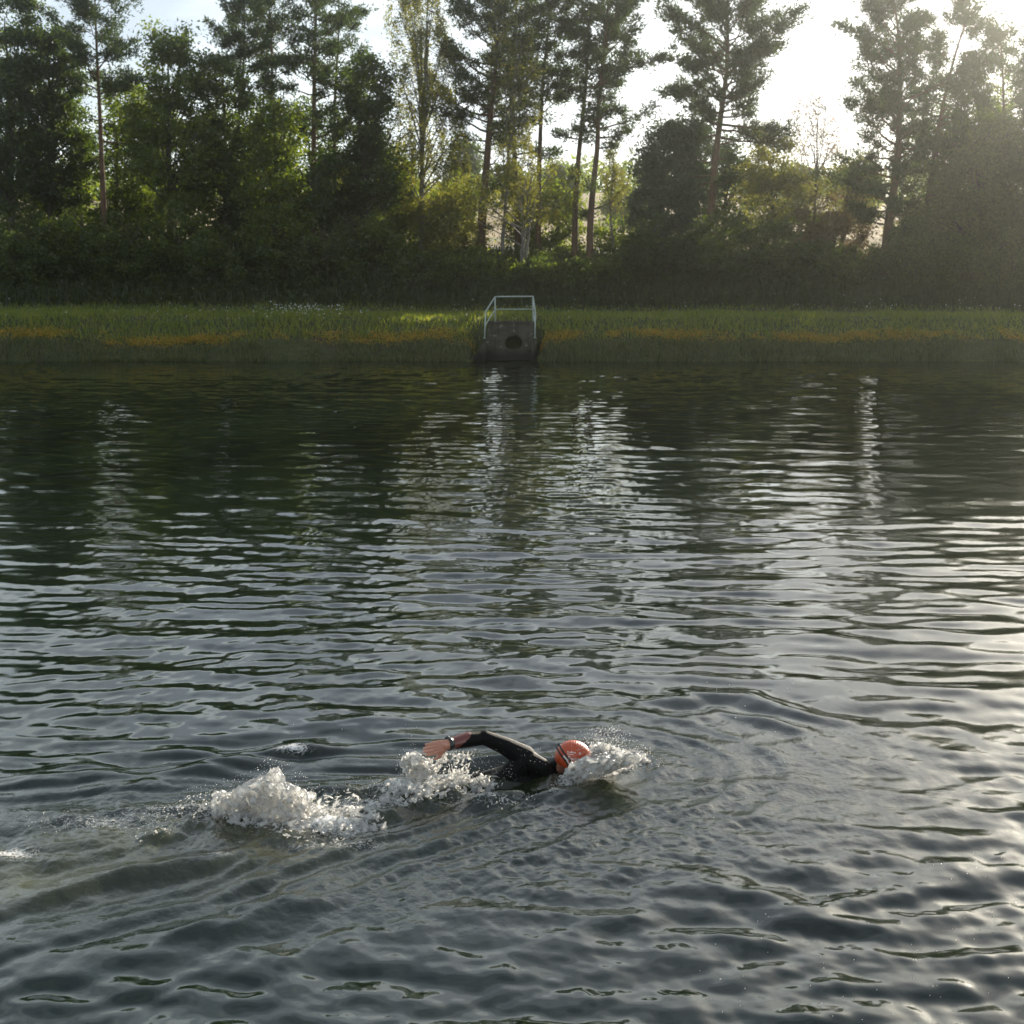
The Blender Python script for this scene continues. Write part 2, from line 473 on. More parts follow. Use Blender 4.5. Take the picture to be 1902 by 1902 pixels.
ridge([(1300, 1770), (1480, 1720), (1640, 1730), (1780, 1700)], 0.025, 0.13)
ridge([(640, 1440), (760, 1470), (900, 1490), (1040, 1475), (1150, 1450)], 0.040, 0.10)
XX, YY = XX0, YY0
H *= smoothstep(57.9, 56.5, YY) * 0.999 + 0.001
foam = np.clip(1.05 * blob(515, 1512, 0.34, 0.17) + 0.8 * blob(625, 1535, 0.28, 0.14) + 0.95 * blob(765, 1465, 0.24, 0.13) + 0.75 * blob(860, 1440, 0.24, 0.12)
               + 1.1 * blob(1105, 1432, 0.18, 0.12) + 0.75 * blob(1165, 1412, 0.14, 0.12) + 0.85 * blob(545, 1397, 0.13, 0.06) + 0.7 * blob(20, 1585, 0.16, 0.11)
               + 0.6 * blob(400, 1593, 0.10, 0.05) + 0.38 * blob(340, 1500, 0.3, 0.16) + 0.25 * blob(200, 1520, 0.35, 0.18)
               + 0.22 * blob(120, 1530, 0.5, 0.10) + 0.25 * blob(300, 1545, 0.35, 0.12) + 0.5 * blob(700, 1495, 0.3, 0.14) + 0.45 * blob(620, 1570, 0.35, 0.07) + 0.75 * blob(1075, 1452, 0.16, 0.07) + 0.5 * blob(905, 1490, 0.3, 0.08), 0, 1)
aer = np.clip(0.55 * blob(500, 1535, 0.55, 0.30) + 0.9 * blob(790, 1465, 0.4, 0.25) + 0.8 * blob(1080, 1460, 0.3, 0.2) + 0.6 * blob(250, 1560, 0.6, 0.22)
              + 0.9 * blob(20, 1640, 0.45, 0.3) + 0.5 * blob(660, 1520, 0.4, 0.3) + 0.35 * blob(350, 1600, 0.9, 0.4), 0, 1)
ny, nx = XX.shape
i, j = np.meshgrid(np.arange(ny - 1), np.arange(nx - 1), indexing='ij')
q = (i * nx + j).ravel()
wme = make_mesh('water', np.stack([XX, YY, H], -1).reshape(-1, 3), np.stack([q, q + 1, q + nx + 1, q + nx], -1), True)
for nm, arr in (('foam', foam), ('aer', aer), ('turb', turb)):
    at = wme.attributes.new(nm, 'FLOAT', 'POINT')
    at.data.foreach_set('value', arr.astype(np.float32).ravel())

def water_height(x, y):
    k = int(np.clip(np.searchsorted(rows, y), 1, ny - 1))
    jj = int(np.clip(np.searchsorted(tout, x / (0.36 * y + 1.7)), 1, nx - 1))
    return float(H[k, jj])

m, n, l, out = new_mat('lake water')
b = n.new('ShaderNodeBsdfPrincipled')
b.inputs['Roughness'].default_value = 0.035
b.inputs['IOR'].default_value = 1.46
b.inputs['Specular IOR Level'].default_value = 0.5
tc = n.new('ShaderNodeTexCoord')
a_f = n.new('ShaderNodeAttribute'); a_f.attribute_name = 'foam'
a_a = n.new('ShaderNodeAttribute'); a_a.attribute_name = 'aer'
a_t = n.new('ShaderNodeAttribute'); a_t.attribute_name = 'turb'
body = mix_rgb(n, l, a_a.outputs['Fac'], (0.0056, 0.0118, 0.0064), (0.052, 0.056, 0.026))
# foam web: noise thresholded by the foam amount
nz = n.new('ShaderNodeTexNoise'); nz.inputs['Scale'].default_value = 44.0; nz.inputs['Detail'].default_value = 8.0; nz.inputs['Roughness'].default_value = 0.7
nz.inputs['Distortion'].default_value = 0.8
l.new(tc.outputs['Object'], nz.inputs['Vector'])
sub = n.new('ShaderNodeMath'); sub.operation = 'MULTIPLY_ADD'; sub.inputs[1].default_value = 0.50; sub.inputs[2].default_value = -0.73
l.new(a_f.outputs['Fac'], sub.inputs[0])
ad = n.new('ShaderNodeMath'); ad.operation = 'ADD'
l.new(sub.outputs[0], ad.inputs[0]); l.new(nz.outputs['Fac'], ad.inputs[1])
fr0 = n.new('ShaderNodeMapRange'); fr0.inputs['From Min'].default_value = 0.0; fr0.inputs['From Max'].default_value = 0.22
l.new(ad.outputs[0], fr0.inputs['Value'])
# thin lace lines of foam where two noise levels meet
nl1 = n.new('ShaderNodeTexNoise'); nl1.inputs['Scale'].default_value = 15.0; nl1.inputs['Detail'].default_value = 4.0; nl1.inputs['Distortion'].default_value = 1.2
l.new(tc.outputs['Object'], nl1.inputs['Vector'])
la = n.new('ShaderNodeMath'); la.operation = 'SUBTRACT'; la.inputs[1].default_value = 0.5; l.new(nl1.outputs['Fac'], la.inputs[0])
lb = n.new('ShaderNodeMath'); lb.operation = 'ABSOLUTE'; l.new(la.outputs[0], lb.inputs[0])
lc = n.new('ShaderNodeMath'); lc.operation = 'MULTIPLY'; lc.inputs[1].default_value = 0.060; l.new(a_f.outputs['Fac'], lc.inputs[0])
ld = n.new('ShaderNodeMath'); ld.operation = 'SUBTRACT'; l.new(lc.outputs[0], ld.inputs[0]); l.new(lb.outputs[0], ld.inputs[1])
le = n.new('ShaderNodeMapRange'); le.inputs['From Min'].default_value = -0.004; le.inputs['From Max'].default_value = 0.014; l.new(ld.outputs[0], le.inputs['Value'])
lf = n.new('ShaderNodeMath'); lf.operation = 'MULTIPLY'; l.new(le.outputs['Result'], lf.inputs[0]); l.new(a_f.outputs['Fac'], lf.inputs[1])
fr = n.new('ShaderNodeMath'); fr.operation = 'MAXIMUM'; l.new(fr0.outputs['Result'], fr.inputs[0]); l.new(lf.outputs[0], fr.inputs[1])
col = mix_rgb(n, l, fr.outputs['Value'], body, (0.80, 0.79, 0.76))
l.new(col, b.inputs['Base Color'])
rg = n.new('ShaderNodeMapRange'); rg.inputs['To Min'].default_value = 0.04; rg.inputs['To Max'].default_value = 0.4
l.new(fr.outputs['Value'], rg.inputs['Value']); l.new(rg.outputs['Result'], b.inputs['Roughness'])
n2 = n.new('ShaderNodeTexNoise'); n2.inputs['Scale'].default_value = 22.0; n2.inputs['Detail'].default_value = 4.0; n2.inputs['Roughness'].default_value = 0.6
mp2 = n.new('ShaderNodeMapping'); mp2.inputs['Scale'].default_value = (1.0, 0.62, 1.0)
l.new(tc.outputs['Object'], mp2.inputs['Vector']); l.new(mp2.outputs[0], n2.inputs['Vector'])
ts = n.new('ShaderNodeMath'); ts.operation = 'MULTIPLY_ADD'; ts.inputs[1].default_value = 0.55; ts.inputs[2].default_value = 0.05
l.new(a_t.outputs['Fac'], ts.inputs[0])
bp = n.new('ShaderNodeBump'); bp.inputs['Distance'].default_value = 0.012
l.new(ts.outputs[0], bp.inputs['Strength']); l.new(n2.outputs['Fac'], bp.inputs['Height'])
l.new(bp.outputs['Normal'], b.inputs['Normal'])
l.new(b.outputs[0], out.inputs['Surface'])
M['water'] = m
obj('water', wme, M['water'], kind='structure', label='dark green rippled lake water reflecting trees and sky')

# ------------------------------------------------------------------ leaf and blade makers
def rand_unit(r, n):
    v = r.normal(size=(n, 3)); return v / np.linalg.norm(v, axis=1)[:, None]

def leaves(g, c, size, r, aspect=0.55, flat=0.0, updir=None):
    """diamond leaves: c (n,3), size (n,)"""
    n = len(c)
    u = rand_unit(r, n); u[:, 2] *= (1 - flat); u /= np.linalg.norm(u, axis=1)[:, None] + 1e-9
    if updir is not None:
        u = u * 0.5 + updir; u /= np.linalg.norm(u, axis=1)[:, None]
    w = rand_unit(r, n); v = np.cross(u, w); v /= np.linalg.norm(v, axis=1)[:, None] + 1e-9
    s = np.asarray(size)[:, None]
    vt = np.stack([c - u * s * 0.8 - v * s * aspect, c - u * s * 0.6 + v * s * aspect, c + u * s * 1.1], 1).reshape(-1, 3)
    g.add(vt, np.arange(n)[:, None] * 3 + np.array([[0, 1, 2]]))

def tufts(g, c, d, length, r, width=0.16, per=2, spread=0.7):
    """needle tufts: thin triangles fanning from c around direction d"""
    n = len(c)
    for _ in range(per):
        dd = d + r.normal(scale=spread, size=(n, 3)); dd /= np.linalg.norm(dd, axis=1)[:, None] + 1e-9
        w = np.cross(dd, rand_unit(r, n)); w /= np.linalg.norm(w, axis=1)[:, None] + 1e-9
        L = (np.asarray(length) * r.uniform(0.6, 1.25, n))[:, None]
        vt = np.stack([c - w * L * width, c + w * L * width, c + dd * L], 1).reshape(-1, 3)
        g.add(vt, np.arange(n)[:, None] * 3 + np.array([[0, 1, 2]]))

def blades(g, base, height, r, width=0.03, lean=0.25):
    n = len(base)
    a = r.uniform(0, 2 * np.pi, n); w = np.stack([np.cos(a), np.sin(a), np.zeros(n)], 1)
    h = np.asarray(height)[:, None]
    tip = base + np.concatenate([r.normal(scale=lean, size=(n, 2)) * h, h], 1)
    midp = base * 0.5 + tip * 0.5 + np.concatenate([np.zeros((n, 2)), h * 0.08], 1)
    wd = width * r.uniform(0.6, 1.4, n)[:, None]
    vt = np.stack([base - w * wd, base + w * wd, midp + w * wd * 0.7, midp - w * wd * 0.7, tip], 1).reshape(-1, 3)
    k = np.arange(n)[:, None] * 5
    g.add(vt, k + np.array([[3, 2, 4]]), k + np.array([[0, 1, 2, 3]]))

def spline(pts, n):
    pts = np.asarray(pts, float)
    d = np.concatenate([[0], np.cumsum(np.linalg.norm(np.diff(pts, axis=0), axis=1))])
    s = np.linspace(0, d[-1], n)
    # smooth by catmull-like double interpolation
    lin = np.stack([np.interp(s, d, pts[:, k]) for k in range(3)], 1)
    for _ in range(3):
        lin[1:-1] = 0.25 * lin[:-2] + 0.5 * lin[1:-1] + 0.25 * lin[2:]
    return lin

def curve_branch(start, az, pitch, L, r, upturn=0.25, n=6):
    p = [np.asarray(start, float)]; cur = V(math.cos(az) * math.cos(pitch), math.sin(az) * math.cos(pitch), math.sin(pitch))
    for k in range(n):
        cur = cur + V(*r.normal(scale=0.13, size=3)) + V(0, 0, upturn / n)
        cur /= np.linalg.norm(cur)
        p.append(p[-1] + cur * L / n)
    return np.array(p)

# ------------------------------------------------------------------ trees
def pine(label, way, Y, r0, crown_low, hw, seed, group=None, dens=1.0, mat='pine', low_branches=0, name='pine_tree', clump=1.0):
    """way: trunk waypoints in photo pixels; crown_low: pixel row of lowest foliage; hw: (left, right) half widths in pixels"""
    r = np.random.default_rng(seed)
    pts = [P(x, y, Y) for x, y in way]
    b0 = pts[0].copy(); gz = float(tz(b0[0], Y)); b0[2] = gz - 0.15
    if pts[0][2] > gz + 0.3: pts = [b0] + pts
    else: pts[0] = b0
    for k in range(1, len(pts)): pts[k][1] += r.normal(scale=0.15)
    tr = spline(pts, 26)
    base = V(b0[0], Y, gz)
    rad = r0 * (1 - 0.86 * np.linspace(0, 1, 26)) ; rad[0] *= 1.3; rad[1] *= 1.12
    t = thing(name, label, 'tree', base, group)
    gt = Geo(); tube(gt, tr, rad, 9)
    zlow = P(way[0][0], crown_low, Y)[2]; ztop = tr[-1, 2]
    mpp = Y / F
    gb, gc = Geo(), Geo()
    nb = int(44 * dens)
    cc, cd = [], []
    for k in range(nb + low_branches):
        if k < nb:
            f = (k + r.uniform(0, 1)) / nb
            z = zlow + (ztop - zlow) * f
        else:
            f = -0.1; z = gz + (zlow - gz) * r.uniform(0.45, 1.0)
        az = k * 2.39996 + r.normal(scale=0.5)
        s0 = np.array([np.interp(z, tr[:, 2], tr[:, q]) for q in range(2)] + [z])
        side = hw[1] if math.cos(az) > 0 else hw[0]
        prof = np.interp(f, [-0.1, 0, 0.25, 0.55, 0.85, 1.0], [0.55, 0.78, 1.0, 0.94, 0.64, 0.16])
        L = side * mpp * prof * r.uniform(0.4, 1.15) + 0.15
        pitch = np.interp(f, [-0.1, 0, 0.5, 1.0], [-0.12, 0.05, 0.35, 1.0]) + r.normal(scale=0.14)
        br = curve_branch(s0, az, pitch, L, r, 0.35)
        rb = np.interp(z, tr[:, 2], rad)
        tube(gb, br, np.linspace(min(0.06, rb * 0.5) * (0.6 + L * 0.16), 0.008, 7), 4, False)
        if k >= nb and r.uniform() < 0.55: continue
        # twigs and their flat needle pads
        nt = max(3, int(L * 5.6 * clump))
        for q in range(nt):
            u = r.uniform(0.36, 1.0)
            p0 = np.array([np.interp(u, np.linspace(0, 1, 7), br[:, w]) for w in range(3)])
            ta = az + r.choice([-1, 1]) * r.uniform(0.3, 1.2) * (1.2 - u)
            tl = r.uniform(0.15, 0.42) * (0.35 + 0.3 * L)
            tip = p0 + V(math.cos(ta) * tl, math.sin(ta) * tl, r.uniform(-0.25, 0.75) * tl)
            tube(gb, [p0, tip], [0.012, 0.005], 3, False)
            npd = int(r.integers(16, 40))
            rr = r.uniform(0.22, 0.56)
            off = rand_unit(r, npd) * (r.uniform(0, 1, npd) ** 0.5)[:, None] * V(rr, rr, rr * 0.70)
            cc.append(tip + off + V(0, 0, 0.03))
            dd = off / rr + V(math.cos(ta) * 0.4, math.sin(ta) * 0.4, 0.55)
            cd.append(dd)
    cc = np.concatenate(cc); cd = np.concatenate(cd)
    tufts(gc, cc, cd, np.full(len(cc), 0.18), r, 0.16, 2, 0.65)
    obj('trunk', gt.mesh('trunk', True, base), M['pinebark'], t)
    obj('branches', gb.mesh('branches', True, base), M['pinebark'], t, kind='stuff')
    obj('crown', gc.mesh('crown', False, base), M[mat], t)
    return t

def leafy(label, xb, Y, lobes, seed, mat='oak', bark='bark', r0=0.14, n_cl=120, per=70, leaf=0.085, group=None, name='leafy_tree',
          category='tree', stems=1, droop=0.0, cl_r=(0.35, 0.7), fork_z=0.35, top_px=None):
    """lobes: list of (cx, cy, rx, ry) in photo pixels; crown is clusters of leaves through those volumes"""
    r = np.random.default_rng(seed)
    mpp = Y / F
    x0 = P(xb, 500, Y)[0]; gz = float(tz(x0, Y))
    base = V(x0, Y, gz)
    t = thing(name, label, category, base, group)
    cs = []
    wts = np.array([lb[2] * lb[3] for lb in lobes], float); wts /= wts.sum()
    for lb, wt in zip(lobes, wts):
        k = max(3, int(n_cl * wt))
        c = P(lb[0], lb[1], Y); rx, rz = lb[2] * mpp, lb[3] * mpp; ry = min(rx, 0.5 * (rx + rz)) * 0.9
        d = rand_unit(r, k) * (r.uniform(0.12, 1.0, k) ** 0.42)[:, None]
        pp = c + d * V(rx, ry, rz)
        pp += r.normal(scale=0.12, size=pp.shape)
        cs.append(pp)
    cs = np.concatenate(cs)
    cs = cs[cs[:, 2] > tz(cs[:, 0], cs[:, 1]) + 0.12]
    gt, gb, gc = Geo(), Geo(), Geo()
    zt = cs[:, 2].max()
    cen = cs.mean(0)
    trunks = []
    for s in range(stems):
        top = V(cen[0] + r.normal(scale=0.25 * (stems > 1)), Y + r.normal(scale=0.15), gz + (zt - gz) * 0.93)
        if stems > 1: top[0] += (s - (stems - 1) / 2) * 0.5; top[2] -= r.uniform(0, 1) * 0.25 * (zt - gz)
        bs = base + V((s - (stems - 1) / 2) * 0.14, 0, -0.15)
        md = bs * 0.5 + top * 0.5 + V(r.normal(scale=0.2), 0, 0)
        tr = spline([bs, md, top], 20)
        tr[2:-1] += r.normal(scale=0.03, size=(17, 3)) * V(1, 1, 0)
        trunks.append(tr)
        tube(gt if s == 0 else gb, tr, r0 / math.sqrt(stems) * (1.15 - np.linspace(0, 1, 20) * 1.02), 8)
    # limbs: trunk to grouped clusters
    sel = r.permutation(len(cs))
    nl = max(4, len(cs) // 7)
    limb_pts = []
    for k in range(nl):
        tgt = cs[sel[k]]
        tr = trunks[int(r.integers(stems))]
        zst = gz + (tgt[2] - gz) * r.uniform(0.45, 0.8)
        s0 = np.array([np.interp(zst, tr[:, 2], tr[:, q]) for q in range(2)] + [zst])
        md = s0 * 0.5 + tgt * 0.5 + V(*r.normal(scale=0.12, size=3)) + V(0, 0, 0.1)
        lp = spline([s0, md, tgt], 8)
        tube(gb, lp, np.linspace(r0 * 0.34, 0.012, 8), 4, False)
        limb_pts.append(lp[3:])
    lp_all = np.concatenate(limb_pts)
    for k in range(nl, len(cs)):
        tgt = cs[sel[k]]
        q = int(np.argmin(((lp_all - tgt) ** 2).sum(1)))
        s0 = lp_all[q]
        tube(gb, [s0, (s0 + tgt) / 2 + V(*r.normal(scale=0.08, size=3)), tgt], [0.018, 0.012, 0.006], 3, False)
    pc = []
    for c in cs:
        kk = int(per * 1.75 * r.uniform(0.5, 1.4)); rr = r.uniform(*cl_r)
        o = r.normal(scale=0.48, size=(kk, 3)) * V(rr, rr, rr * 0.72)
        if droop > 0:
            o[:, 2] = -np.abs(r.normal(scale=droop, size=kk)); o[:, :2] *= 0.45
            o[:, 0] += 0.2 * np.sin(r.uniform(0, 6)) * -o[:, 2]
        pc.append(c + o)
    pc = np.concatenate(pc)
    leaves(gc, pc, leaf * r.uniform(0.6, 1.3, len(pc)), r, 0.6, 0.2)
    obj('trunk', gt.mesh('trunk', True, base), M[bark], t)
    obj('branches', gb.mesh('branches', True, base), M[bark], t, kind='stuff')
    obj('crown', gc.mesh('crown', False, base), M[mat], t)
    return t

GT = 'trees along the far bank'
# --- pines, left to right
pine('tall pine with a bare lit lower trunk, leftmost pine on the bank', [(197, 445), (193, 330), (184, 200), (178, 90), (176, -25)], 71.0, 0.17, 190, (95, 110), 101, GT, 0.9, low_branches=4)
pine('dark pine rising behind the forked leafy tree, flat clumped top', [(424, 420), (436, 260), (452, 120), (455, 8)], 75.0, 0.15, 150, (80, 80), 102, GT, 0.8)
pine('slim dark pine just left of the straight twin-topped pine', [(500, 430), (503, 260), (506, 100), (498, -10)], 73.0, 0.15, 200, (62, 62), 103, GT, 0.7)
pine('straight pine with dark trunk beside the pale birch', [(584, 445), (582, 300), (584, 140), (590, -70)], 71.0, 0.19, 260, (85, 95), 104, GT, 0.9, low_branches=5)
pine('thin pine stem close behind the straight pine, top out of the picture', [(622, 420), (620, 200), (628, 60), (630, -60)], 75.0, 0.13, 170, (60, 75), 105, GT, 0.75)
pine('big pine with a long limb angling up to the left, behind the small forked birch', [(893, 430), (902, 330), (912, 200), (926, 80), (934, -80)], 72.0, 0.24, 270, (130, 90), 106, GT, 1.35, low_branches=8)
pine('dark crooked pine between the big pine and the thin straight pine', [(962, 420), (955, 280), (950, 150), (958, 30), (966, -70)], 75.0, 0.17, 290, (75, 80), 107, GT, 1.1, low_branches=4)
pine('thin straight pine with a high crown left of the twin trunks', [(1000, 430), (1002, 290), (1008, 150), (1020, 40), (1030, -60)], 73.0, 0.16, 210, (75, 75), 108, GT, 0.95, low_branches=6)
pine('left one of the two slender bare-trunked pines standing close together', [(1068, 410), (1072, 320), (1082, 220), (1092, 110), (1098, -60)], 72.0, 0.17, 190, (85, 65), 109, GT, 1.0, low_branches=5)
pine('right one of the two slender bare-trunked pines, its trunk kinked low down', [(1096, 412), (1103, 330), (1112, 270), (1110, 200), (1122, 100), (1136, -80)], 71.0, 0.18, 275, (55, 110), 110, GT, 1.25, low_branches=4)
pine('broad dense pine with a forked reddish trunk above the round blue-green bush', [(1318, 440), (1325, 320), (1338, 220), (1352, 120), (1350, -60)], 71.0, 0.24, 255, (125, 140), 111, GT, 1.6, low_branches=10, clump=1.2)
pine('wide leaning pine with low limbs and a thick trunk near the hazy side', [(1642, 480), (1655, 390), (1668, 300), (1672, 180), (1668, 60), (1664, -5)], 70.0, 0.26, 400, (138, 108), 112, GT, 1.6, low_branches=8, clump=1.2)
pine('pine with a bowed upper stem and pointed top next to the wide leaning pine', [(1712, 470), (1738, 270), (1752, 190), (1768, 110), (1806, 5)], 72.5, 0.17, 270, (80, 85), 113, GT, 1.0)
pine('pale hazy pine near the edge of the picture, thin trunk', [(1868, 460), (1866, 300), (1862, 160), (1860, 62)], 74.0, 0.15, 300, (80, 75), 114, GT, 0.9)
pine('pine cut by the picture edge on the hazy side', [(1935, 470), (1930, 300), (1926, 100), (1924, 40)], 71.5, 0.16, 380, (80, 75), 115, GT, 0.95)
pine('unseen tall pine past the hazy side, added to shade the bank', [(2080, 470), (2075, 250), (2070, 20)], 71.0, 0.2, 330, (110, 110), 116, GT, 1.0)  # out of view, put in to cast shade on the right bank

# --- leafy trees
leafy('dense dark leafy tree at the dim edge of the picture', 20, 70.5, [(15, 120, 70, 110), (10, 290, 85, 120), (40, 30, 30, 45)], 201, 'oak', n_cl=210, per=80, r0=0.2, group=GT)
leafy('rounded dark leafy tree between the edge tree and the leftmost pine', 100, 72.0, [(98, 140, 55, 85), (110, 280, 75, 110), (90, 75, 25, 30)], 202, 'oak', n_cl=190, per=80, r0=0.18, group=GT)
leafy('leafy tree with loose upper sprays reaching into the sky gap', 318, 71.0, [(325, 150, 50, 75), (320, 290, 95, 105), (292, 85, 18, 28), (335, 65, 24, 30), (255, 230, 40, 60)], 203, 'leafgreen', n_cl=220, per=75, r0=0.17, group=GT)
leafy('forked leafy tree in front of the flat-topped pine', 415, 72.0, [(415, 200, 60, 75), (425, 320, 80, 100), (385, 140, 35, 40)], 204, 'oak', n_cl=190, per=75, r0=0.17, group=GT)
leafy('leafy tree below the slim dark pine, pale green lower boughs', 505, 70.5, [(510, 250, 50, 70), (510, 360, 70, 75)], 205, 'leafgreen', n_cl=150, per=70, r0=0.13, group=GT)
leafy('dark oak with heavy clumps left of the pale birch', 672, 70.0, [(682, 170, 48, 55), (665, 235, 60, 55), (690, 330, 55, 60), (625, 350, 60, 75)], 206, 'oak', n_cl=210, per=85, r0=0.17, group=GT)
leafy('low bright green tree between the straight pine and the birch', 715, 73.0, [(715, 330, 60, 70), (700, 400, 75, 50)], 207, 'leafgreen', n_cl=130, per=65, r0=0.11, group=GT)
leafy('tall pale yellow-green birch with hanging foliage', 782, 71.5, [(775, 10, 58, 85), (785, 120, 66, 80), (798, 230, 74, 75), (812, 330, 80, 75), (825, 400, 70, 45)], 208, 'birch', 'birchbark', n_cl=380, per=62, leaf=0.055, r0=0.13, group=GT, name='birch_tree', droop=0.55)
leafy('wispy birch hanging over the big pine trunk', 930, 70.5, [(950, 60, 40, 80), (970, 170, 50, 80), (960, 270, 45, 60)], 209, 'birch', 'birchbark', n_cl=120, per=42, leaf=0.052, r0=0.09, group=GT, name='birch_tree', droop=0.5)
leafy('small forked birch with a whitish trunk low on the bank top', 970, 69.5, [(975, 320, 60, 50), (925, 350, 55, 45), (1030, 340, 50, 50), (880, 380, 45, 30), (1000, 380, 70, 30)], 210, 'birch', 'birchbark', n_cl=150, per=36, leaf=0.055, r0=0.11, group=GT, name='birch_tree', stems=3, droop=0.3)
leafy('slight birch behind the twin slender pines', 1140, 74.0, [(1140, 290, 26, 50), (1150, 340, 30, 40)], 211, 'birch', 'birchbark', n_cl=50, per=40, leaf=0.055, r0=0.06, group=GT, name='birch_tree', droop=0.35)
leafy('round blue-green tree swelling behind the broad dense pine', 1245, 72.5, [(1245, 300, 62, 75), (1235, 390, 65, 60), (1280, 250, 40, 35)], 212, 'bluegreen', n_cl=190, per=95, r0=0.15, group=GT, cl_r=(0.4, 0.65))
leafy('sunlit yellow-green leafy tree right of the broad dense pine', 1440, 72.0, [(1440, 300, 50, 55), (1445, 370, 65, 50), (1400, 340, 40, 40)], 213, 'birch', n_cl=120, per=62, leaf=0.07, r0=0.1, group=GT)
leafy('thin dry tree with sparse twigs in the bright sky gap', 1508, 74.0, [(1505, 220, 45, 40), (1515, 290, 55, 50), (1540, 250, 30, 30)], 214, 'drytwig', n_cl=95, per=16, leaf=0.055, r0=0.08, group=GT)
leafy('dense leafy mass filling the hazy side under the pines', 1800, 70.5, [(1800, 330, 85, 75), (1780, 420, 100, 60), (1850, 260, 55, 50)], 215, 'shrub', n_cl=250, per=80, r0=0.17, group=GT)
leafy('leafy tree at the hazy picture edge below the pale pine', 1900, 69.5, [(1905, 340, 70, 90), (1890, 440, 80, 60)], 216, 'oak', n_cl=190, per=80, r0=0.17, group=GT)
leafy('unseen leafy tree past the hazy side, added to shade the bank', 2050, 69.5, [(2050, 360, 90, 110)], 217, 'oak', n_cl=150, per=80, r0=0.17, group=GT)  # never in view, a shadow caster added for the right bank

# --- second row behind, lit from behind
G2 = 'second row of trees behind the bank'
for k, (lab, x, Y, lob, mt, nc) in enumerate([
  ('back-row leafy tree behind the dim edge tree', -20, 77.0, [(-20, 250, 90, 150)], 'oak', 120),
  ('back-row leafy tree showing behind the rounded dark tree', 90, 78.0, [(90, 280, 80, 130), (120, 380, 80, 60)], 'leafgreen', 130),
  ('back-row bright tree glowing just right of the leftmost pine trunk', 215, 77.0, [(225, 330, 65, 95), (230, 200, 50, 60)], 'leafgreen', 130),
  ('back-row tree filling the gap behind the sprayed leafy tree', 300, 79.0, [(300, 300, 80, 110)], 'oak', 120),
  ('back-row bright green tree between the forked tree and the slim pine', 470, 77.5, [(470, 300, 70, 110), (480, 400, 70, 50)], 'leafgreen', 130),
  ('back-row dark tree behind the straight pine trunk', 570, 78.5, [(570, 290, 65, 110), (560, 390, 70, 50)], 'oak', 120),
  ('back-row yellow-green tree behind the dark oak', 650, 77.5, [(650, 370, 75, 70)], 'birch', 90),
  ('back-row bush behind the tall pale birch', 760, 79.0, [(765, 380, 65, 50)], 'birch', 70),
  ('back-row bush between the birch and the big pine trunk', 850, 77.0, [(852, 370, 45, 55)], 'leafgreen', 60),
  ('back-row bush behind the small forked birch', 965, 78.0, [(960, 370, 50, 50)], 'birch', 50),
  ('back-row bush between the thin straight pine and the twin pines', 1035, 77.0, [(1035, 385, 45, 45)], 'leafgreen', 50),
  ('back-row dim tree behind the broad dense pine trunk', 1340, 77.5, [(1350, 340, 80, 85)], 'bluegreen', 120),
  ('back-row pale bush behind the dry shrub', 1560, 78.0, [(1560, 370, 75, 60), (1600, 320, 40, 40)], 'birch', 90),
  ('back-row hazy tree behind the bowed pine', 1740, 77.0, [(1745, 300, 80, 120)], 'oak', 120),
  ('back-row hazy tree near the bright edge', 1850, 78.0, [(1850, 270, 75, 130)], 'leafgreen', 120)]):
    leafy(lab, x, Y, lob, 250 + k, mt, n_cl=int(nc * 0.8), per=48, leaf=0.095, r0=0.14, group=G2, cl_r=(0.45, 0.8))

# --- shrubs on the slope
GS = 'shrubs on the bank slope'
shr = [
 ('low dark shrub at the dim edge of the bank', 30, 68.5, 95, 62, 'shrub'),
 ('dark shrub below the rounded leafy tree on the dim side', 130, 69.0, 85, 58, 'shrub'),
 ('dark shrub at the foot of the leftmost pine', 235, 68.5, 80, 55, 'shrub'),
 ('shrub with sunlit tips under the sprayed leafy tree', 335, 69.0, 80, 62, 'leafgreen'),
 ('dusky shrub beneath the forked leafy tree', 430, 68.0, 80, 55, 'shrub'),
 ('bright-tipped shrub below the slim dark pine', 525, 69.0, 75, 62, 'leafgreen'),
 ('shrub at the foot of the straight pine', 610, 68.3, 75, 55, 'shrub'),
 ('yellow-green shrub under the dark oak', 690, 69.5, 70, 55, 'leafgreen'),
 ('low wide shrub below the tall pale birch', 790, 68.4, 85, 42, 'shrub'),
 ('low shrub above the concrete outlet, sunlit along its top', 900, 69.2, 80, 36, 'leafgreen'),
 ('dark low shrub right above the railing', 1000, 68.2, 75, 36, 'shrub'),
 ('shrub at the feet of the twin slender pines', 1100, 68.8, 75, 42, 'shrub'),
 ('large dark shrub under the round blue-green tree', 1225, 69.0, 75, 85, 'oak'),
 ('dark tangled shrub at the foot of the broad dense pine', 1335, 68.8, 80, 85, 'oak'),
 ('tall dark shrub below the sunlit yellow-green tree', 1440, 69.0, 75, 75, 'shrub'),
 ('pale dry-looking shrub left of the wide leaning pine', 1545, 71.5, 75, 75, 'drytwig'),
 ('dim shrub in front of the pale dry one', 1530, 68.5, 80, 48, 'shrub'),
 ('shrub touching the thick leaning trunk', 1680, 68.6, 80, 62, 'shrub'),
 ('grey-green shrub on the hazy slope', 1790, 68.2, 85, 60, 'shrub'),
 ('shrub at the hazy edge of the bank', 1890, 68.4, 80, 60, 'shrub'),
]
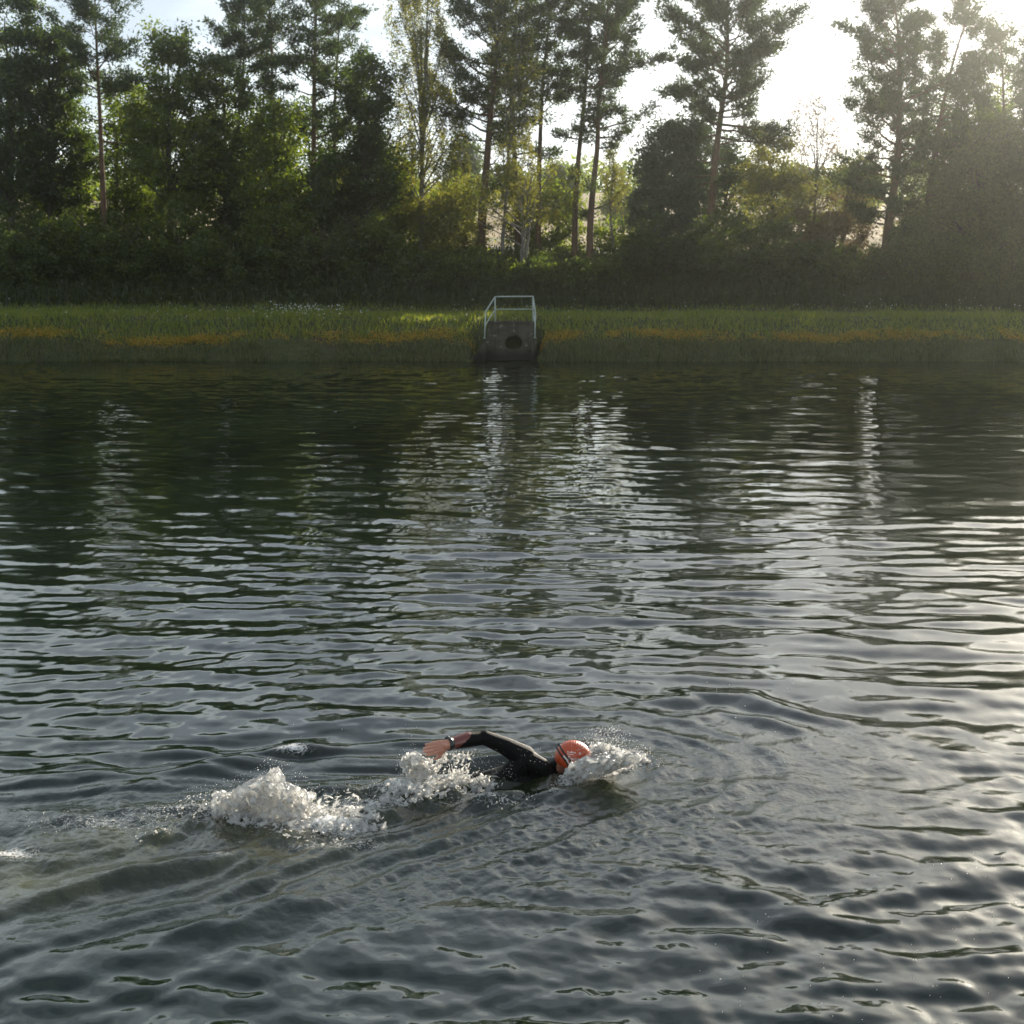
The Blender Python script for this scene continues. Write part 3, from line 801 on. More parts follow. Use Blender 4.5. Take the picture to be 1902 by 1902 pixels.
for k, (lab, x, Y, w, h, mt) in enumerate(shr):
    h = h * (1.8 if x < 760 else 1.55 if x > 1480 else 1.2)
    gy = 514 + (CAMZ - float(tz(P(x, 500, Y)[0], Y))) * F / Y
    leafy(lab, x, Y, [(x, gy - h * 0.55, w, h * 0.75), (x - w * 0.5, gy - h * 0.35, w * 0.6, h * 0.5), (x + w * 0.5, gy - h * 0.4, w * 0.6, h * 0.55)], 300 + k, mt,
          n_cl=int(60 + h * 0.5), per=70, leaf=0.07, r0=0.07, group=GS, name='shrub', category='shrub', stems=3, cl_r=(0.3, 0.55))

# --- bushes along the back of the bank top, sunlit
GB = 'bushes along the back edge of the bank'
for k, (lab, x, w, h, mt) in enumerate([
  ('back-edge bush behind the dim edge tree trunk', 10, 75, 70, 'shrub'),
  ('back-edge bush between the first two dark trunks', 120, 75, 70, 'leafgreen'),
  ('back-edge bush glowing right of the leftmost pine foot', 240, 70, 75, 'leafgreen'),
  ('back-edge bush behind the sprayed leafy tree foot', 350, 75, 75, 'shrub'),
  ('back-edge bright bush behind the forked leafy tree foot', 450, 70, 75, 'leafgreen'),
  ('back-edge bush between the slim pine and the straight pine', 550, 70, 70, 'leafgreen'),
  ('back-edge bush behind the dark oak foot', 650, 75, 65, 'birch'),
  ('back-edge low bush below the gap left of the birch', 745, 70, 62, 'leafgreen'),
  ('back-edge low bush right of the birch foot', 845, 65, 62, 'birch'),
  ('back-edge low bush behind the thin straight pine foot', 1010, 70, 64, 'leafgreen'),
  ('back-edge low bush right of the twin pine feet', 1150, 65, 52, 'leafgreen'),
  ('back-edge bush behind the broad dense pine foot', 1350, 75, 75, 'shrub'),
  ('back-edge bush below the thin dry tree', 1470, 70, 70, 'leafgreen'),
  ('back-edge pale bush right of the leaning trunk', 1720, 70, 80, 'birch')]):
    Y = 75.5
    h = h * (1.45 if x < 700 else 1.2)
    gy = 514 + (CAMZ - float(tz(P(x, 500, Y)[0], Y))) * F / Y
    leafy(lab, x, Y, [(x, gy - h * 0.5, w, h * 0.65), (x - w * 0.4, gy - h * 0.35, w * 0.6, h * 0.5), (x + w * 0.5, gy - h * 0.45, w * 0.6, h * 0.6)], 340 + k, mt,
          n_cl=int(34 + h * 0.45), per=50, leaf=0.085, r0=0.06, group=GB, name='bush', category='bush', stems=3, cl_r=(0.35, 0.6))

# --- beyond the bank: separate trees in the field and the far wood
GF = 'far trees beyond the field'
for k, (lab, x, Y, lob, mt) in enumerate([
  ('dark round far tree seen between the birch and the big pine', 862, 150.0, [(862, 300, 30, 45), (860, 350, 34, 40)], 'oak'),
  ('far bushy tree seen beside the twin slender pines', 1160, 140.0, [(1165, 385, 45, 30)], 'leafgreen'),
  ('far pale tree seen left of the twin slender pines', 1045, 160.0, [(1045, 345, 32, 38)], 'leafgreen'),
  ('far tree seen through the gap left of the birch', 735, 150.0, [(735, 345, 38, 36)], 'oak'),
  ('far tree beyond the sunlit yellow-green tree', 1480, 150.0, [(1480, 350, 40, 40)], 'leafgreen'),
  ('far tree showing left of the leaning trunk', 1590, 150.0, [(1590, 355, 40, 40)], 'leafgreen')]):
    leafy(lab, x, Y, lob, 400 + k, mt, n_cl=70, per=60, leaf=0.17, r0=0.2, group=GF, cl_r=(0.8, 1.4))
rw = np.random.default_rng(55)
gw = Geo()
for k in range(300):
    Yw = rw.uniform(205, 235); Xw = rw.uniform(-95, 125)
    hz = tz(Xw, Yw); hh = rw.uniform(3.0, 5.6) + 1.2 * math.sin(Xw * 0.11)
    kk = 90
    o = rand_unit(rw, kk) * (rw.uniform(0.2, 1, kk) ** 0.4)[:, None] * V(rw.uniform(1.8, 3.2), 2.0, hh * 0.55)
    leaves(gw, V(Xw, Yw, hz + hh * 0.5) + o, rw.uniform(0.25, 0.5, kk), rw, 0.7)
obj('distant_woods', gw.mesh('distant_woods'), M['leafgreen'], kind='stuff', label='far line of woodland at the top of the field')

# ------------------------------------------------------------------ grasses on the bank
r = np.random.default_rng(77)
def scatter(nn, y0, y1, x0=-27.0, x1=29.0, pw=1.0):
    Y = y0 + (y1 - y0) * r.uniform(0, 1, nn) ** pw
    X = r.uniform(x0, x1, nn) * (Y / 60.0)
    return X, Y
def keep_clear(X, Y):
    return ~((X > -1.2) & (X < 0.98) & (Y < 59.6))
g = Geo()
X, Y = scatter(44000, 58.5, 66.5)
k = keep_clear(X, Y); X, Y = X[k], Y[k]
hh = 0.11 + 0.13 * r.uniform(0, 1, len(X)) ** 2 + 0.06 * np.clip(vnoise(X * 1.2, Y * 1.5, 41), -1, 1) + 0.08 * (Y < 60.4)
blades(g, np.stack([X, Y, tz(X, Y) - 0.02], 1), np.clip(hh, 0.08, 1), r, 0.022, 0.35)
obj('grass', g.mesh('grass'), M['grass'], kind='stuff', label='meadow grass on the sloping bank')
g = Geo()
X, Y = scatter(24000, 57.3, 58.35, pw=1.3)
k = ~((X > -1.45) & (X < 0.98)); X, Y = X[k], Y[k]
hh = r.uniform(0.14, 0.30, len(X)) * (1 + 0.45 * vnoise(X * 1.3, Y, 43) + 0.35 * vnoise(X * 4.1, Y * 2, 44))
blades(g, np.stack([X, Y, np.maximum(tz(X, Y) - 0.04, -0.05)], 1), np.clip(hh, 0.1, 0.8), r, 0.016, 0.22)
obj('sedge', g.mesh('sedge'), M['reed'], kind='stuff', label='sedge fringe hanging over the far waterline')
g = Geo()
X, Y = scatter(26000, 66.0, 73.5)
hh = r.uniform(0.5, 1.15, len(X)) * (1 + 0.35 * np.clip(vnoise(X * 0.7, Y * 0.8, 45), -1, 1)) * np.interp(Y, [66, 67.5], [0.55, 1.0])
Bz = np.stack([X, Y, tz(X, Y) - 0.03], 1)
blades(g, Bz, hh, r, 0.03, 0.22)
fr = r.uniform(0.35, 1.0, (len(X), 2))
for q in range(2):
    leaves(g, Bz + np.stack([r.normal(scale=0.1, size=len(X)), r.normal(scale=0.1, size=len(X)), hh * fr[:, q]], 1), r.uniform(0.05, 0.11, len(X)), r, 0.5)
obj('tall_weeds', g.mesh('tall_weeds'), M['weed'], kind='stuff', label='tall weeds and nettles covering the dark slope')
g = Geo()
nn = 40000
X = r.uniform(-27, 29, nn); Y = 58.72 + (0.24 + 0.10 * vnoise(X * 0.6, X * 0.2, 50)) * r.normal(size=nn) + 0.09 * vnoise(X * 0.8, X * 0.3, 47)
dn = np.clip(vnoise(X * 1.1, X * 0.37 + 3, 48) * 0.9 + 0.5 + 0.6 * vnoise(X * 5.0, Y * 5.0, 49) + 0.22, 0.05, 1)
k = (r.uniform(0, 1, nn) < dn) & ~((X > -1.35) & (X < 1.1)) & (Y > 58.15); X, Y = X[k], Y[k]
leaves(g, np.stack([X, Y, tz(X, Y) + r.uniform(0.02, 0.16, len(X)) + 0.10 * np.clip(vnoise(X * 3.1, Y * 2.0, 51), 0, 1)], 1), r.uniform(0.018, 0.036, len(X)), r, 0.8, 0.5)
obj('yellow_flowers', g.mesh('yellow_flowers'), M['yellow'], kind='stuff', label='band of yellow stonecrop along the bank')
g = Geo()
for cx, cy, s, k in ((-7.9, 60.6, 0.9, 130), (-9.3, 60.6, 0.6, 60), (-12.5, 60.5, 1.4, 30), (-1.7, 59.9, 0.6, 14), (1.7, 60.0, 0.8, 16), (6.5, 61.5, 2.5, 16), (15, 62.5, 5, 40), (-3, 62, 3, 20), (-20, 60.5, 5, 16)):
    X = cx + r.normal(scale=s, size=k); Y = cy + r.normal(scale=0.5, size=k)
    leaves(g, np.stack([X, Y, tz(X, Y) + r.uniform(0.25, 0.55, k)], 1), r.uniform(0.018, 0.036, k), r, 0.9)
X, Y = scatter(90, 62, 68.5)
leaves(g, np.stack([X, Y, tz(X, Y) + r.uniform(0.3, 0.8, len(X))], 1), r.uniform(0.016, 0.032, len(X)), r, 0.9)
obj('white_flowers', g.mesh('white_flowers'), M['white_flower'], kind='stuff', label='scattered white wildflowers in the bank grass')

# ------------------------------------------------------------------ concrete outlet with railing
OB = V(P(951, 640, 58.2)[0], 58.0, 0.0)
outlet = thing('drain_outlet', 'concrete drain outlet with round pipe mouth and grey steel railing at the waterline', 'drain outlet', OB)
def OP(x, y, Y): return P(x, y, Y) - OB
# head wall: sloping front face with a round hole, solid body behind
FY0, FZ0 = 57.55, -0.35        # foot of the face
FY1, FZ1 = 59.05, 1.42         # top edge of the face
def face_pt(x, s):
    """x world offset from OB, s 0..1 up the sloping face"""
    return V(x, FY0 + (FY1 - FY0) * s - OB[1], FZ0 + (FZ1 - FZ0) * s)
def on_face(px, py):
    """photo pixel -> (x, s) on the sloping face"""
    d = ray(px, py); nrm = V(0, -(FZ1 - FZ0), FY1 - FY0); p0 = V(0, FY0, FZ0)
    t = np.dot(nrm, p0 - V(0, 0, CAMZ)) / np.dot(nrm, d)
    w = V(0, 0, CAMZ) + d * t
    return w[0] - OB[0], (w[1] - FY0) / (FY1 - FY0)
hx, hs = on_face(954, 637)
hole_rx = 16.3 * 58.3 / F
hole_rs = 16.3 * 58.3 / F / math.hypot(FY1 - FY0, FZ1 - FZ0) * 1.0
outl = [on_face(*p) for p in ((889, 668), (905, 625), (909, 597), (990, 597), (996, 625), (996, 668))]
bm = bmesh.new()
N = 48
ring_o, ring_i = [], []
oc = np.array(outl)
def outline_at(k):
    ang = 2 * math.pi * k / N
    d = np.array([math.cos(ang), math.sin(ang) * 0.5])
    best = None
    for a, b2 in zip(oc, np.roll(oc, -1, axis=0)):
        e = b2 - a; den = d[0] * e[1] - d[1] * e[0]
        if abs(den) < 1e-9: continue
        w = a - np.array([hx, hs]); t = (w[0] * e[1] - w[1] * e[0]) / den; u = (w[0] * d[1] - w[1] * d[0]) / den
        if t > 0 and -1e-6 <= u <= 1 + 1e-6 and (best is None or t < best): best = t
    return np.array([hx, hs]) + d * best
rr_ = np.random.default_rng(3)
for k in range(N):
    ang = 2 * math.pi * k / N
    # keep the hole direction consistent with the outline direction
    dx, ds = math.cos(ang), math.sin(ang) * 0.5
    la = math.atan2(ds / 0.5, dx)
    ring_i.append(bm.verts.new(face_pt(hx + hole_rx * math.cos(la), hs + hole_rs * math.sin(la))))
    o = outline_at(k)
    p = face_pt(o[0] + rr_.normal(scale=0.008), o[1] + rr_.normal(scale=0.004))
    ring_o.append(bm.verts.new(p))
back = [bm.verts.new((v.co.x, max(v.co.y + 0.55, 1.25), v.co.z - (0.0 if v.co.z > 1.3 else 0.05))) for v in ring_o]
inner = [bm.verts.new((v.co.x, v.co.y + 0.5, v.co.z)) for v in ring_i]
for k in range(N):
    q = (k + 1) % N
    bm.faces.new((ring_o[k], ring_o[q], ring_i[q], ring_i[k]))
    bm.faces.new((ring_o[q], ring_o[k], back[k], back[q]))
    bm.faces.new((ring_i[k], ring_i[q], inner[q], inner[k]))
bmesh.ops.recalc_face_normals(bm, faces=bm.faces)
me = bpy.data.meshes.new('headwall'); bm.to_mesh(me); bm.free()
obj('headwall', me, M['concrete'], outlet)
# coping slab on top
g = Geo()
xl, xr = on_face(908, 597)[0], on_face(991, 597)[0]
box(g, (xl - 0.03, FY1 - OB[1] - 0.05, FZ1 - 0.10), (xr + 0.03, FY1 - OB[1] + 0.42, FZ1 + 0.035))
obj('coping', g.mesh('coping'), M['concrete'], outlet)
# pipe
g = Geo(); hp = face_pt(hx, hs)
ang = np.linspace(0, 2 * np.pi, 33)[:-1]
vy = [hp[1] + 0.18, hp[1] + 1.6]
vv = np.array([(hp[0] + hole_rx * 0.985 * math.cos(a), y, hp[2] + hole_rx * 0.985 * math.sin(a)) for y in vy for a in ang])
kk = np.arange(32); k2 = (kk + 1) % 32
vv = np.concatenate([vv, [[hp[0], vy[1], hp[2]]]])
g.add(vv, np.stack([32 + kk, 32 + k2, np.full(32, 64)], 1), np.stack([kk, k2, 32 + k2, 32 + kk], 1))
obj('pipe', g.mesh('pipe', True), M['pipe'], outlet)
# apron wedges at the waterline (splayed wing walls)
def wing(p_top, p_bot, p_out, th):
    g = Geo()
    a, b_, c_ = [np.asarray(q) for q in (p_top, p_bot, p_out)]
    o = V(0, th, 0.0)
    g.add([a, b_, c_, a + o, b_ + o, c_ + o], [(0, 1, 2), (3, 5, 4)], [(0, 3, 4, 1), (1, 4, 5, 2), (2, 5, 3, 0)])
    return g
obj('wing_wall', wing(OP(903, 630, 58.15), OP(903, 674, 57.35), OP(876, 668, 57.35), 0.35).mesh('wing_wall'), M['concrete'], outlet)
obj('wing_wall', wing(OP(990, 632, 58.1), OP(984, 676, 57.3), OP(996, 672, 57.35), 0.3).mesh('wing_wall'), M['concrete'], outlet)
# railing
rail = bpy.data.objects.new('railing', None); COL.objects.link(rail); rail.parent = outlet
def bar(name, a, b2, rad):
    g = Geo(); tube(g, [a, a * 0.5 + b2 * 0.5, b2], rad, 8)
    return obj(name, g.mesh(name, True), M['galv'], rail)
YB, YF = 59.3, 58.05
tl, tr_, fl, fr_ = OP(919.5, 551, YB), OP(990, 550.5, YB), OP(902, 579, YF), OP(994.5, 580, YF)
bl, br_, gl, gr = OP(919.5, 598, YB), OP(990, 598, YB), OP(900, 628, YF), OP(993.5, 627, YF)
for a, b2 in ((bl, tl), (br_, tr_), (gl, fl), (gr, fr_)): bar('post', a, b2, 0.026)
bar('top_rail', tl, tr_, 0.024); bar('top_rail', fl, tl, 0.024); bar('top_rail', fr_, tr_, 0.024)
def lerp(a, b2, t): return a * (1 - t) + b2 * t
ml, mr_, nl_, nr_ = lerp(bl, tl, 0.50), lerp(br_, tr_, 0.50), lerp(gl, fl, 0.47), lerp(gr, fr_, 0.47)
bar('middle_rail', ml, mr_, 0.018); bar('middle_rail', nl_, ml, 0.018); bar('middle_rail', nr_, mr_, 0.018)
for p in (bl, br_, gl, gr):
    g = Geo(); box(g, p - V(0.06, 0.06, 0.012), p + V(0.06, 0.06, 0.006)); obj('foot_plate', g.mesh('foot_plate'), M['galv'], rail)

# ------------------------------------------------------------------ swimmer
def ico(sub):
    bm = bmesh.new(); bmesh.ops.create_icosphere(bm, subdivisions=sub, radius=1.0)
    v = np.array([x.co[:] for x in bm.verts]); f = np.array([[q.index for q in p.verts] for p in bm.faces]); bm.free()
    return v, f
ICO0, ICO1, ICO2 = ico(1), ico(2), ico(3)

def many_spheres(c, rad, tmpl, axis=None, stretch=None, lump=0.0, r=None):
    """one Geo of ellipsoids; rad (n,), axis (n,3), stretch (n,)"""
    tv, tf = tmpl; n = len(c)
    v = np.broadcast_to(tv, (n,) + tv.shape).copy()
    if lump > 0: v *= 1 + lump * r.normal(size=(n, len(tv), 1))
    if axis is not None:
        d = (v * axis[:, None, :]).sum(-1, keepdims=True)
        v = v + axis[:, None, :] * d * (stretch[:, None, None] - 1)
    v = v * np.asarray(rad)[:, None, None] + np.asarray(c)[:, None, :]
    f = tf[None] + (np.arange(n) * len(tv))[:, None, None]
    g = Geo(); g.add(v.reshape(-1, 3), f.reshape(-1, 3)); return g

def fuse(g, voxel, iters=4, name='fused', fac=0.5, dec=None):
    """overlapping closed shapes -> one continuous skin"""
    me = g.mesh('tmp'); o = bpy.data.objects.new('tmp', me); COL.objects.link(o)
    md = o.modifiers.new('r', 'REMESH'); md.mode = 'VOXEL'; md.voxel_size = voxel; md.use_smooth_shade = True
    if iters:
        sm = o.modifiers.new('s', 'SMOOTH'); sm.iterations = iters; sm.factor = fac
    if dec:
        dm = o.modifiers.new('d', 'DECIMATE'); dm.ratio = dec
    dg = bpy.context.evaluated_depsgraph_get()
    res = bpy.data.meshes.new_from_object(o.evaluated_get(dg))
    res.name = name
    bpy.data.objects.remove(o); bpy.data.meshes.remove(me)
    return res

SH = P(974, 1405, 9.28); EL = P(892, 1371, 9.20); WR = P(830, 1383, 9.06)
NK = P(1018, 1436, 9.42); HC = P(1064, 1406, 9.38)
CC, CR = [], []
def cap(a, ra, b2, rb):
    a, b2 = np.asarray(a), np.asarray(b2); L = np.linalg.norm(b2 - a)
    k = max(2, int(L / (0.22 * min(ra, rb))) + 1)
    for t in np.linspace(0, 1, k):
        CC.append(a * (1 - t) + b2 * t); CR.append(ra * (1 - t) + rb * t)
def chain(*pr):
    for (a, ra), (b2, rb) in zip(pr[:-1], pr[1:]): cap(a, ra, b2, rb)
X0 = SH[0]
def yb(dx): return 0.42 * dx      # the body lies slantwise, feet nearer the camera
# torso, right side carried high
chain((NK + V(-0.03, 0.02, -0.02), 0.085), (V(X0 - 0.02, 9.42, -0.055), 0.118), (V(X0 - 0.30, 9.42 + yb(-0.28), -0.105), 0.120), (V(X0 - 0.46, 9.42 + yb(-0.44), -0.135), 0.105), (V(X0 - 0.64, 9.42 + yb(-0.62), -0.150), 0.118))
chain((V(X0 - 0.06, 9.55, -0.13), 0.105), (V(X0 - 0.34, 9.55 + yb(-0.28), -0.16), 0.105), (V(X0 - 0.69, 9.54 + yb(-0.62), -0.18), 0.105))
# right shoulder, arm
chain((SH, 0.076), (SH * 0.55 + EL * 0.45 + V(0, 0, 0.016), 0.060), (EL + V(0.03, 0, 0.002), 0.0490), (EL, 0.0475))
chain((EL, 0.0475), (EL * 0.62 + WR * 0.38 + V(0, 0, 0.006), 0.0520), (WR * 0.8 + EL * 0.2, 0.0415), (WR, 0.0345))
chain((SH, 0.070), (NK + V(-0.01, 0, 0.0), 0.062))
chain((SH + V(0.01, 0.01, -0.02), 0.072), (P(938, 1447, 9.33), 0.068), (V(X0 - 0.34, 9.36 + yb(-0.3), -0.10), 0.09))
chain((SH + V(0.0, 0, -0.01), 0.070), (P(1008, 1436, 9.30), 0.050), (P(1000, 1462, 9.36), 0.07))
chain((SH + V(0, -0.02, -0.02), 0.074), (P(934, 1450, 9.24), 0.070), (P(905, 1470, 9.26), 0.07))
chain((SH + V(0, -0.02, -0.01), 0.070), (P(1004, 1424, 9.26), 0.062), (P(1016, 1440, 9.28), 0.05))
chain((P(950, 1452, 9.24), 0.07), (P(1000, 1456, 9.26), 0.06))
# neck and head
chain((NK, 0.062), (HC + V(-0.055, 0.01, -0.045), 0.058))
for t in np.linspace(-1, 1, 7):
    CC.append(HC + V(0.030 * t, 0, 0.012 * t)); CR.append(0.094 - 0.010 * abs(t))
CC.append(HC + V(-0.020, 0.015, -0.075)); CR.append(0.060)
chain((HC + V(0.03, 0.02, -0.10), 0.014), (HC + V(0.012, 0.022, -0.118), 0.017))     # nose, under water
# left arm stretched forward under the surface
LS = V(X0 + 0.03, 9.64, -0.15); LE = LS + V(0.30, 0.03, -0.06); LW = LE + V(0.26, -0.02, -0.02)
chain((LS, 0.072), (LE, 0.045), (LE * 0.6 + LW * 0.4, 0.044), (LW, 0.030))
def hand(wrist, fwd, wid, nrm, s=1.0, curl=0.25, spread=1.0):
    """palm and five fingers; wid points to the thumb side, nrm to the palm side"""
    kn = []
    for k, (o, L) in enumerate(((0.032, 0.068), (0.0105, 0.076), (-0.0105, 0.071), (-0.031, 0.056))):
        kb = wrist + fwd * (0.092 - 0.006 * abs(k - 1)) * s + wid * o * spread * s
        chain((wrist + wid * o * 0.45 * s, 0.020 * s), (kb, 0.0145 * s))
        d1 = fwd + wid * o * 0.9 + nrm * curl; d1 /= np.linalg.norm(d1)
        d2 = fwd + wid * o * 0.8 + nrm * curl * 2.6; d2 /= np.linalg.norm(d2)
        m1 = kb + d1 * L * 0.55 * s; tp = m1 + d2 * L * 0.45 * s
        chain((kb, 0.0105 * s), (m1, 0.0092 * s), (tp, 0.0076 * s))
    t0 = wrist + fwd * 0.03 * s + wid * 0.028 * s; t1 = t0 + fwd * 0.034 * s + wid * 0.032 * s + nrm * 0.012; t2 = t1 + fwd * 0.030 * s + wid * 0.014 * s + nrm * 0.006
    chain((wrist + wid * 0.012, 0.021 * s), (t0, 0.018 * s), (t1, 0.0125 * s), (t2, 0.0095 * s))
fwd = P(777, 1398, 9.04) - WR; fwd /= np.linalg.norm(fwd)
wid = V(0, -0.10, -1.0) - fwd * np.dot(V(0, -0.10, -1.0), fwd); wid /= np.linalg.norm(wid)
nrm = np.cross(fwd, wid); nrm = nrm if nrm[1] > 0 else -nrm
hand(WR, fwd, wid, nrm, 1.0, 0.30, 1.04)
hand(LW, V(0.99, 0, -0.1), V(0, 1.0, 0), V(0, 0, -1.0), 1.0, 0.05, 1.1)
# legs and feet
for yy_, ka, an in ((9.42, -0.16, -0.055), (9.58, -0.20, -0.26)):
    hip = V(X0 - 0.70, yy_ + yb(-0.68), -0.16); kn_ = V(X0 - 1.08, yy_ + yb(-1.06), ka); ank = V(X0 - 1.44, yy_ + yb(-1.42), an)
    chain((hip, 0.088), (hip * 0.5 + kn_ * 0.5, 0.074), (kn_, 0.054), (kn_ * 0.65 + ank * 0.35, 0.054), (ank, 0.034))
    chain((ank + V(0.03, 0, -0.03), 0.030), (ank + V(-0.085, -0.035, -0.02), 0.027), (ank + V(-0.16, -0.065, -0.03), 0.017))
    chain((ank + V(-0.09, -0.02, -0.02), 0.022), (ank + V(-0.15, -0.04, -0.03), 0.015))
pbase = V(X0 - 0.3, 9.35, -0.1)
person = thing('person', 'swimmer in black wetsuit and red cap doing front crawl, one arm raised', 'person', pbase)
bme = fuse(many_spheres(np.array(CC), np.array(CR), ICO1), 0.0048, 5, 'body', 0.5, 0.34)
bv = np.zeros(len(bme.vertices) * 3, dtype=np.float32); bme.vertices.foreach_get('co', bv); bv = bv.reshape(-1, 3)
fc = np.zeros(len(bme.polygons) * 3, dtype=np.float32); bme.polygons.foreach_get('center', fc); fc = fc.reshape(-1, 3).astype(float)
bme.vertices.foreach_set('co', (bv - pbase.astype(np.float32)).ravel()); bme.update()

def skin_like(name, col, rough, sss=0.0, bump=0.0, scale=60.0, col2=None, coat=0.0, spec=0.5):
    m, n, l, out = new_mat(name)
    b = n.new('ShaderNodeBsdfPrincipled')
    tc = n.new('ShaderNodeTexCoord')
    nz = n.new('ShaderNodeTexNoise'); nz.inputs['Scale'].default_value = scale; nz.inputs['Detail'].default_value = 4.0
    l.new(tc.outputs['Object'], nz.inputs['Vector'])
    l.new(mix_rgb(n, l, nz.outputs['Fac'], col, col2 or tuple(c * 0.75 for c in col)), b.inputs['Base Color'])
    b.inputs['Roughness'].default_value = rough
    b.inputs['Subsurface Weight'].default_value = sss
    b.inputs['Subsurface Radius'].default_value = (0.010, 0.004, 0.002)
    b.inputs['Coat Weight'].default_value = coat
    b.inputs['Coat Roughness'].default_value = 0.12
    b.inputs['Specular IOR Level'].default_value = spec
    if bump:
        bp = n.new('ShaderNodeBump'); bp.inputs['Strength'].default_value = bump; bp.inputs['Distance'].default_value = 0.004
        l.new(nz.outputs['Fac'], bp.inputs['Height']); l.new(bp.outputs['Normal'], b.inputs['Normal'])
    l.new(b.outputs[0], out.inputs['Surface'])
    return m
M['suit'] = skin_like('black neoprene', (0.007, 0.0072, 0.0075), 0.55, 0, 0.35, 45.0, coat=0.0, spec=0.07)
M['skin'] = skin_like('wet skin', (0.52, 0.25, 0.17), 0.38, 0.15, 0.12, 70.0, (0.42, 0.17, 0.11), coat=0.3)
M['rust'] = skin_like('rust red sleeve panel', (0.16, 0.035, 0.022), 0.36, 0, 0.2, 45.0, coat=0.4)
M['cap'] = skin_like('red silicone cap', (0.50, 0.075, 0.016), 0.36, 0.05, 0.05, 30.0, (0.42, 0.055, 0.013), coat=0.25)
M['strap'] = skin_like('black rubber strap', (0.012, 0.013, 0.012), 0.4)
M['print'] = skin_like('white print', (0.80, 0.74, 0.70), 0.45)
M['lens'] = skin_like('dark goggle lens', (0.02, 0.03, 0.035), 0.08)
M['watch'] = skin_like('dark watch strap', (0.018, 0.022, 0.022), 0.35)
M['steel'] = skin_like('watch rim', (0.07, 0.075, 0.075), 0.45)
for k in ('suit', 'skin', 'rust'): bme.materials.append(M[k])
mi = np.zeros(len(fc), dtype=np.int32)
ax = EL - WR; La = np.linalg.norm(ax); ax = ax / La
rel = fc - WR; s_ = rel @ ax; dist = np.linalg.norm(rel - s_[:, None] * ax, axis=1)
arm = (dist < 0.16) & (fc[:, 0] < EL[0] + 0.02) & (fc[:, 2] > 0.03)
mi[arm & (s_ < 0.022)] = 1
up = rel[:, 2] - s_ * ax[2]
mi[arm & (s_ >= 0.022) & (s_ < 0.075 + 1.6 * np.clip(up + 0.01, -0.02, 0.1))] = 2
hd = np.linalg.norm((fc - HC), axis=1)
mi[(hd < 0.135) & (fc[:, 0] > NK[0] + 0.055)] = 1
mi[(fc[:, 0] > LW[0] - 0.01) & (fc[:, 2] < -0.1)] = 1
mi[(fc[:, 0] < X0 - 1.42)] = 1
bme.polygons.foreach_set('material_index', mi)
obj('body', bme, None, person)

# cap
CA, CB, CZ = 0.1195, 0.104, 0.1095
def cap_surface(x, z, lift=0.0):
    """point on the camera side of the cap for local offsets x, z"""
    q = np.clip(1 - (x / CA) ** 2 - (z / CZ) ** 2, 0.0, 1)
    p = np.stack([x, -CB * np.sqrt(q), z], -1)
    nn = p / np.array([CA ** 2, CB ** 2, CZ ** 2]); nn /= np.linalg.norm(nn, axis=-1, keepdims=True) + 1e-9
    return p + nn * lift
nth, nph = 260, 64
th = np.linspace(0, 2 * np.pi, nth, endpoint=False); ph = np.linspace(0.0, np.pi, nph)
TH, PH = np.meshgrid(th, ph)
cx, cyy, cz = CA * np.cos(TH) * np.sin(PH), -CB * np.cos(PH), CZ * np.sin(TH) * np.sin(PH)
pan = ((cx - 0.026) / 0.086) ** 2 + ((cz - 0.006 + 0.12 * (cx - 0.026)) / 0.058) ** 2
pan = np.where(cyy < 0, pan, 9)
ribm = smoothstep(1.0, 1.25, pan) * smoothstep(0.0, 0.35, np.sin(PH))
disp = 1 + ribm * 0.011 * (np.sin(TH * 42 + 2.5 * cyy / CB) ** 3) + 0.022 * smoothstep(1.16, 0.94, pan)
cv = np.stack([cx * disp, cyy * disp, cz * disp], -1).reshape(-1, 3)
ii, jj = np.meshgrid(np.arange(nph - 1), np.arange(nth), indexing='ij')
fq = np.stack([ii * nth + jj, ii * nth + (jj + 1) % nth, (ii + 1) * nth + (jj + 1) % nth, (ii + 1) * nth + jj], -1).reshape(-1, 4)
cen = cv[fq].mean(1)
fq = fq[(cen @ V(0.42, 0.0, 0.91)) > -0.066]
used = np.unique(fq); remap = np.full(len(cv), -1); remap[used] = np.arange(len(used))
swim_cap = obj('swim_cap', make_mesh('swim_cap', cv[used] + HC - pbase, remap[fq], True), M['cap'], person)
# goggle straps as bands lying on the cap
def band(g, pts, w, lift, n=26):
    pts = np.array(pts, float); t = np.linspace(0, 1, len(pts)); tt = np.linspace(0, 1, n)
    c = np.stack([np.interp(tt, t, pts[:, k]) for k in range(2)], 1)
    for _ in range(4): c[1:-1] = 0.25 * c[:-2] + 0.5 * c[1:-1] + 0.25 * c[2:]
    d = np.gradient(c, axis=0); d /= np.linalg.norm(d, axis=1)[:, None]; nn = np.stack([-d[:, 1], d[:, 0]], 1)
    rows_ = []
    for o, lf in ((-w, lift - 0.002), (-w * 0.8, lift + 0.0015), (w * 0.8, lift + 0.0015), (w, lift - 0.002)):
        e = c + nn * o; rows_.append(cap_surface(e[:, 0], e[:, 1], lf))
    v = np.stack(rows_, 1).reshape(-1, 3); i_ = np.arange(n - 1)[:, None] * 4; k_ = np.arange(3)[None, :]
    g.add(v + HC - pbase, None, np.stack([i_ + k_, i_ + k_ + 1, i_ + 4 + k_ + 1, i_ + 4 + k_], -1).reshape(-1, 4))
def cpx(x, y): return ((x - 1064) / 286.0, (1406 - y) / 286.0)
goggles = bpy.data.objects.new('goggles', None); COL.objects.link(goggles); goggles.parent = person
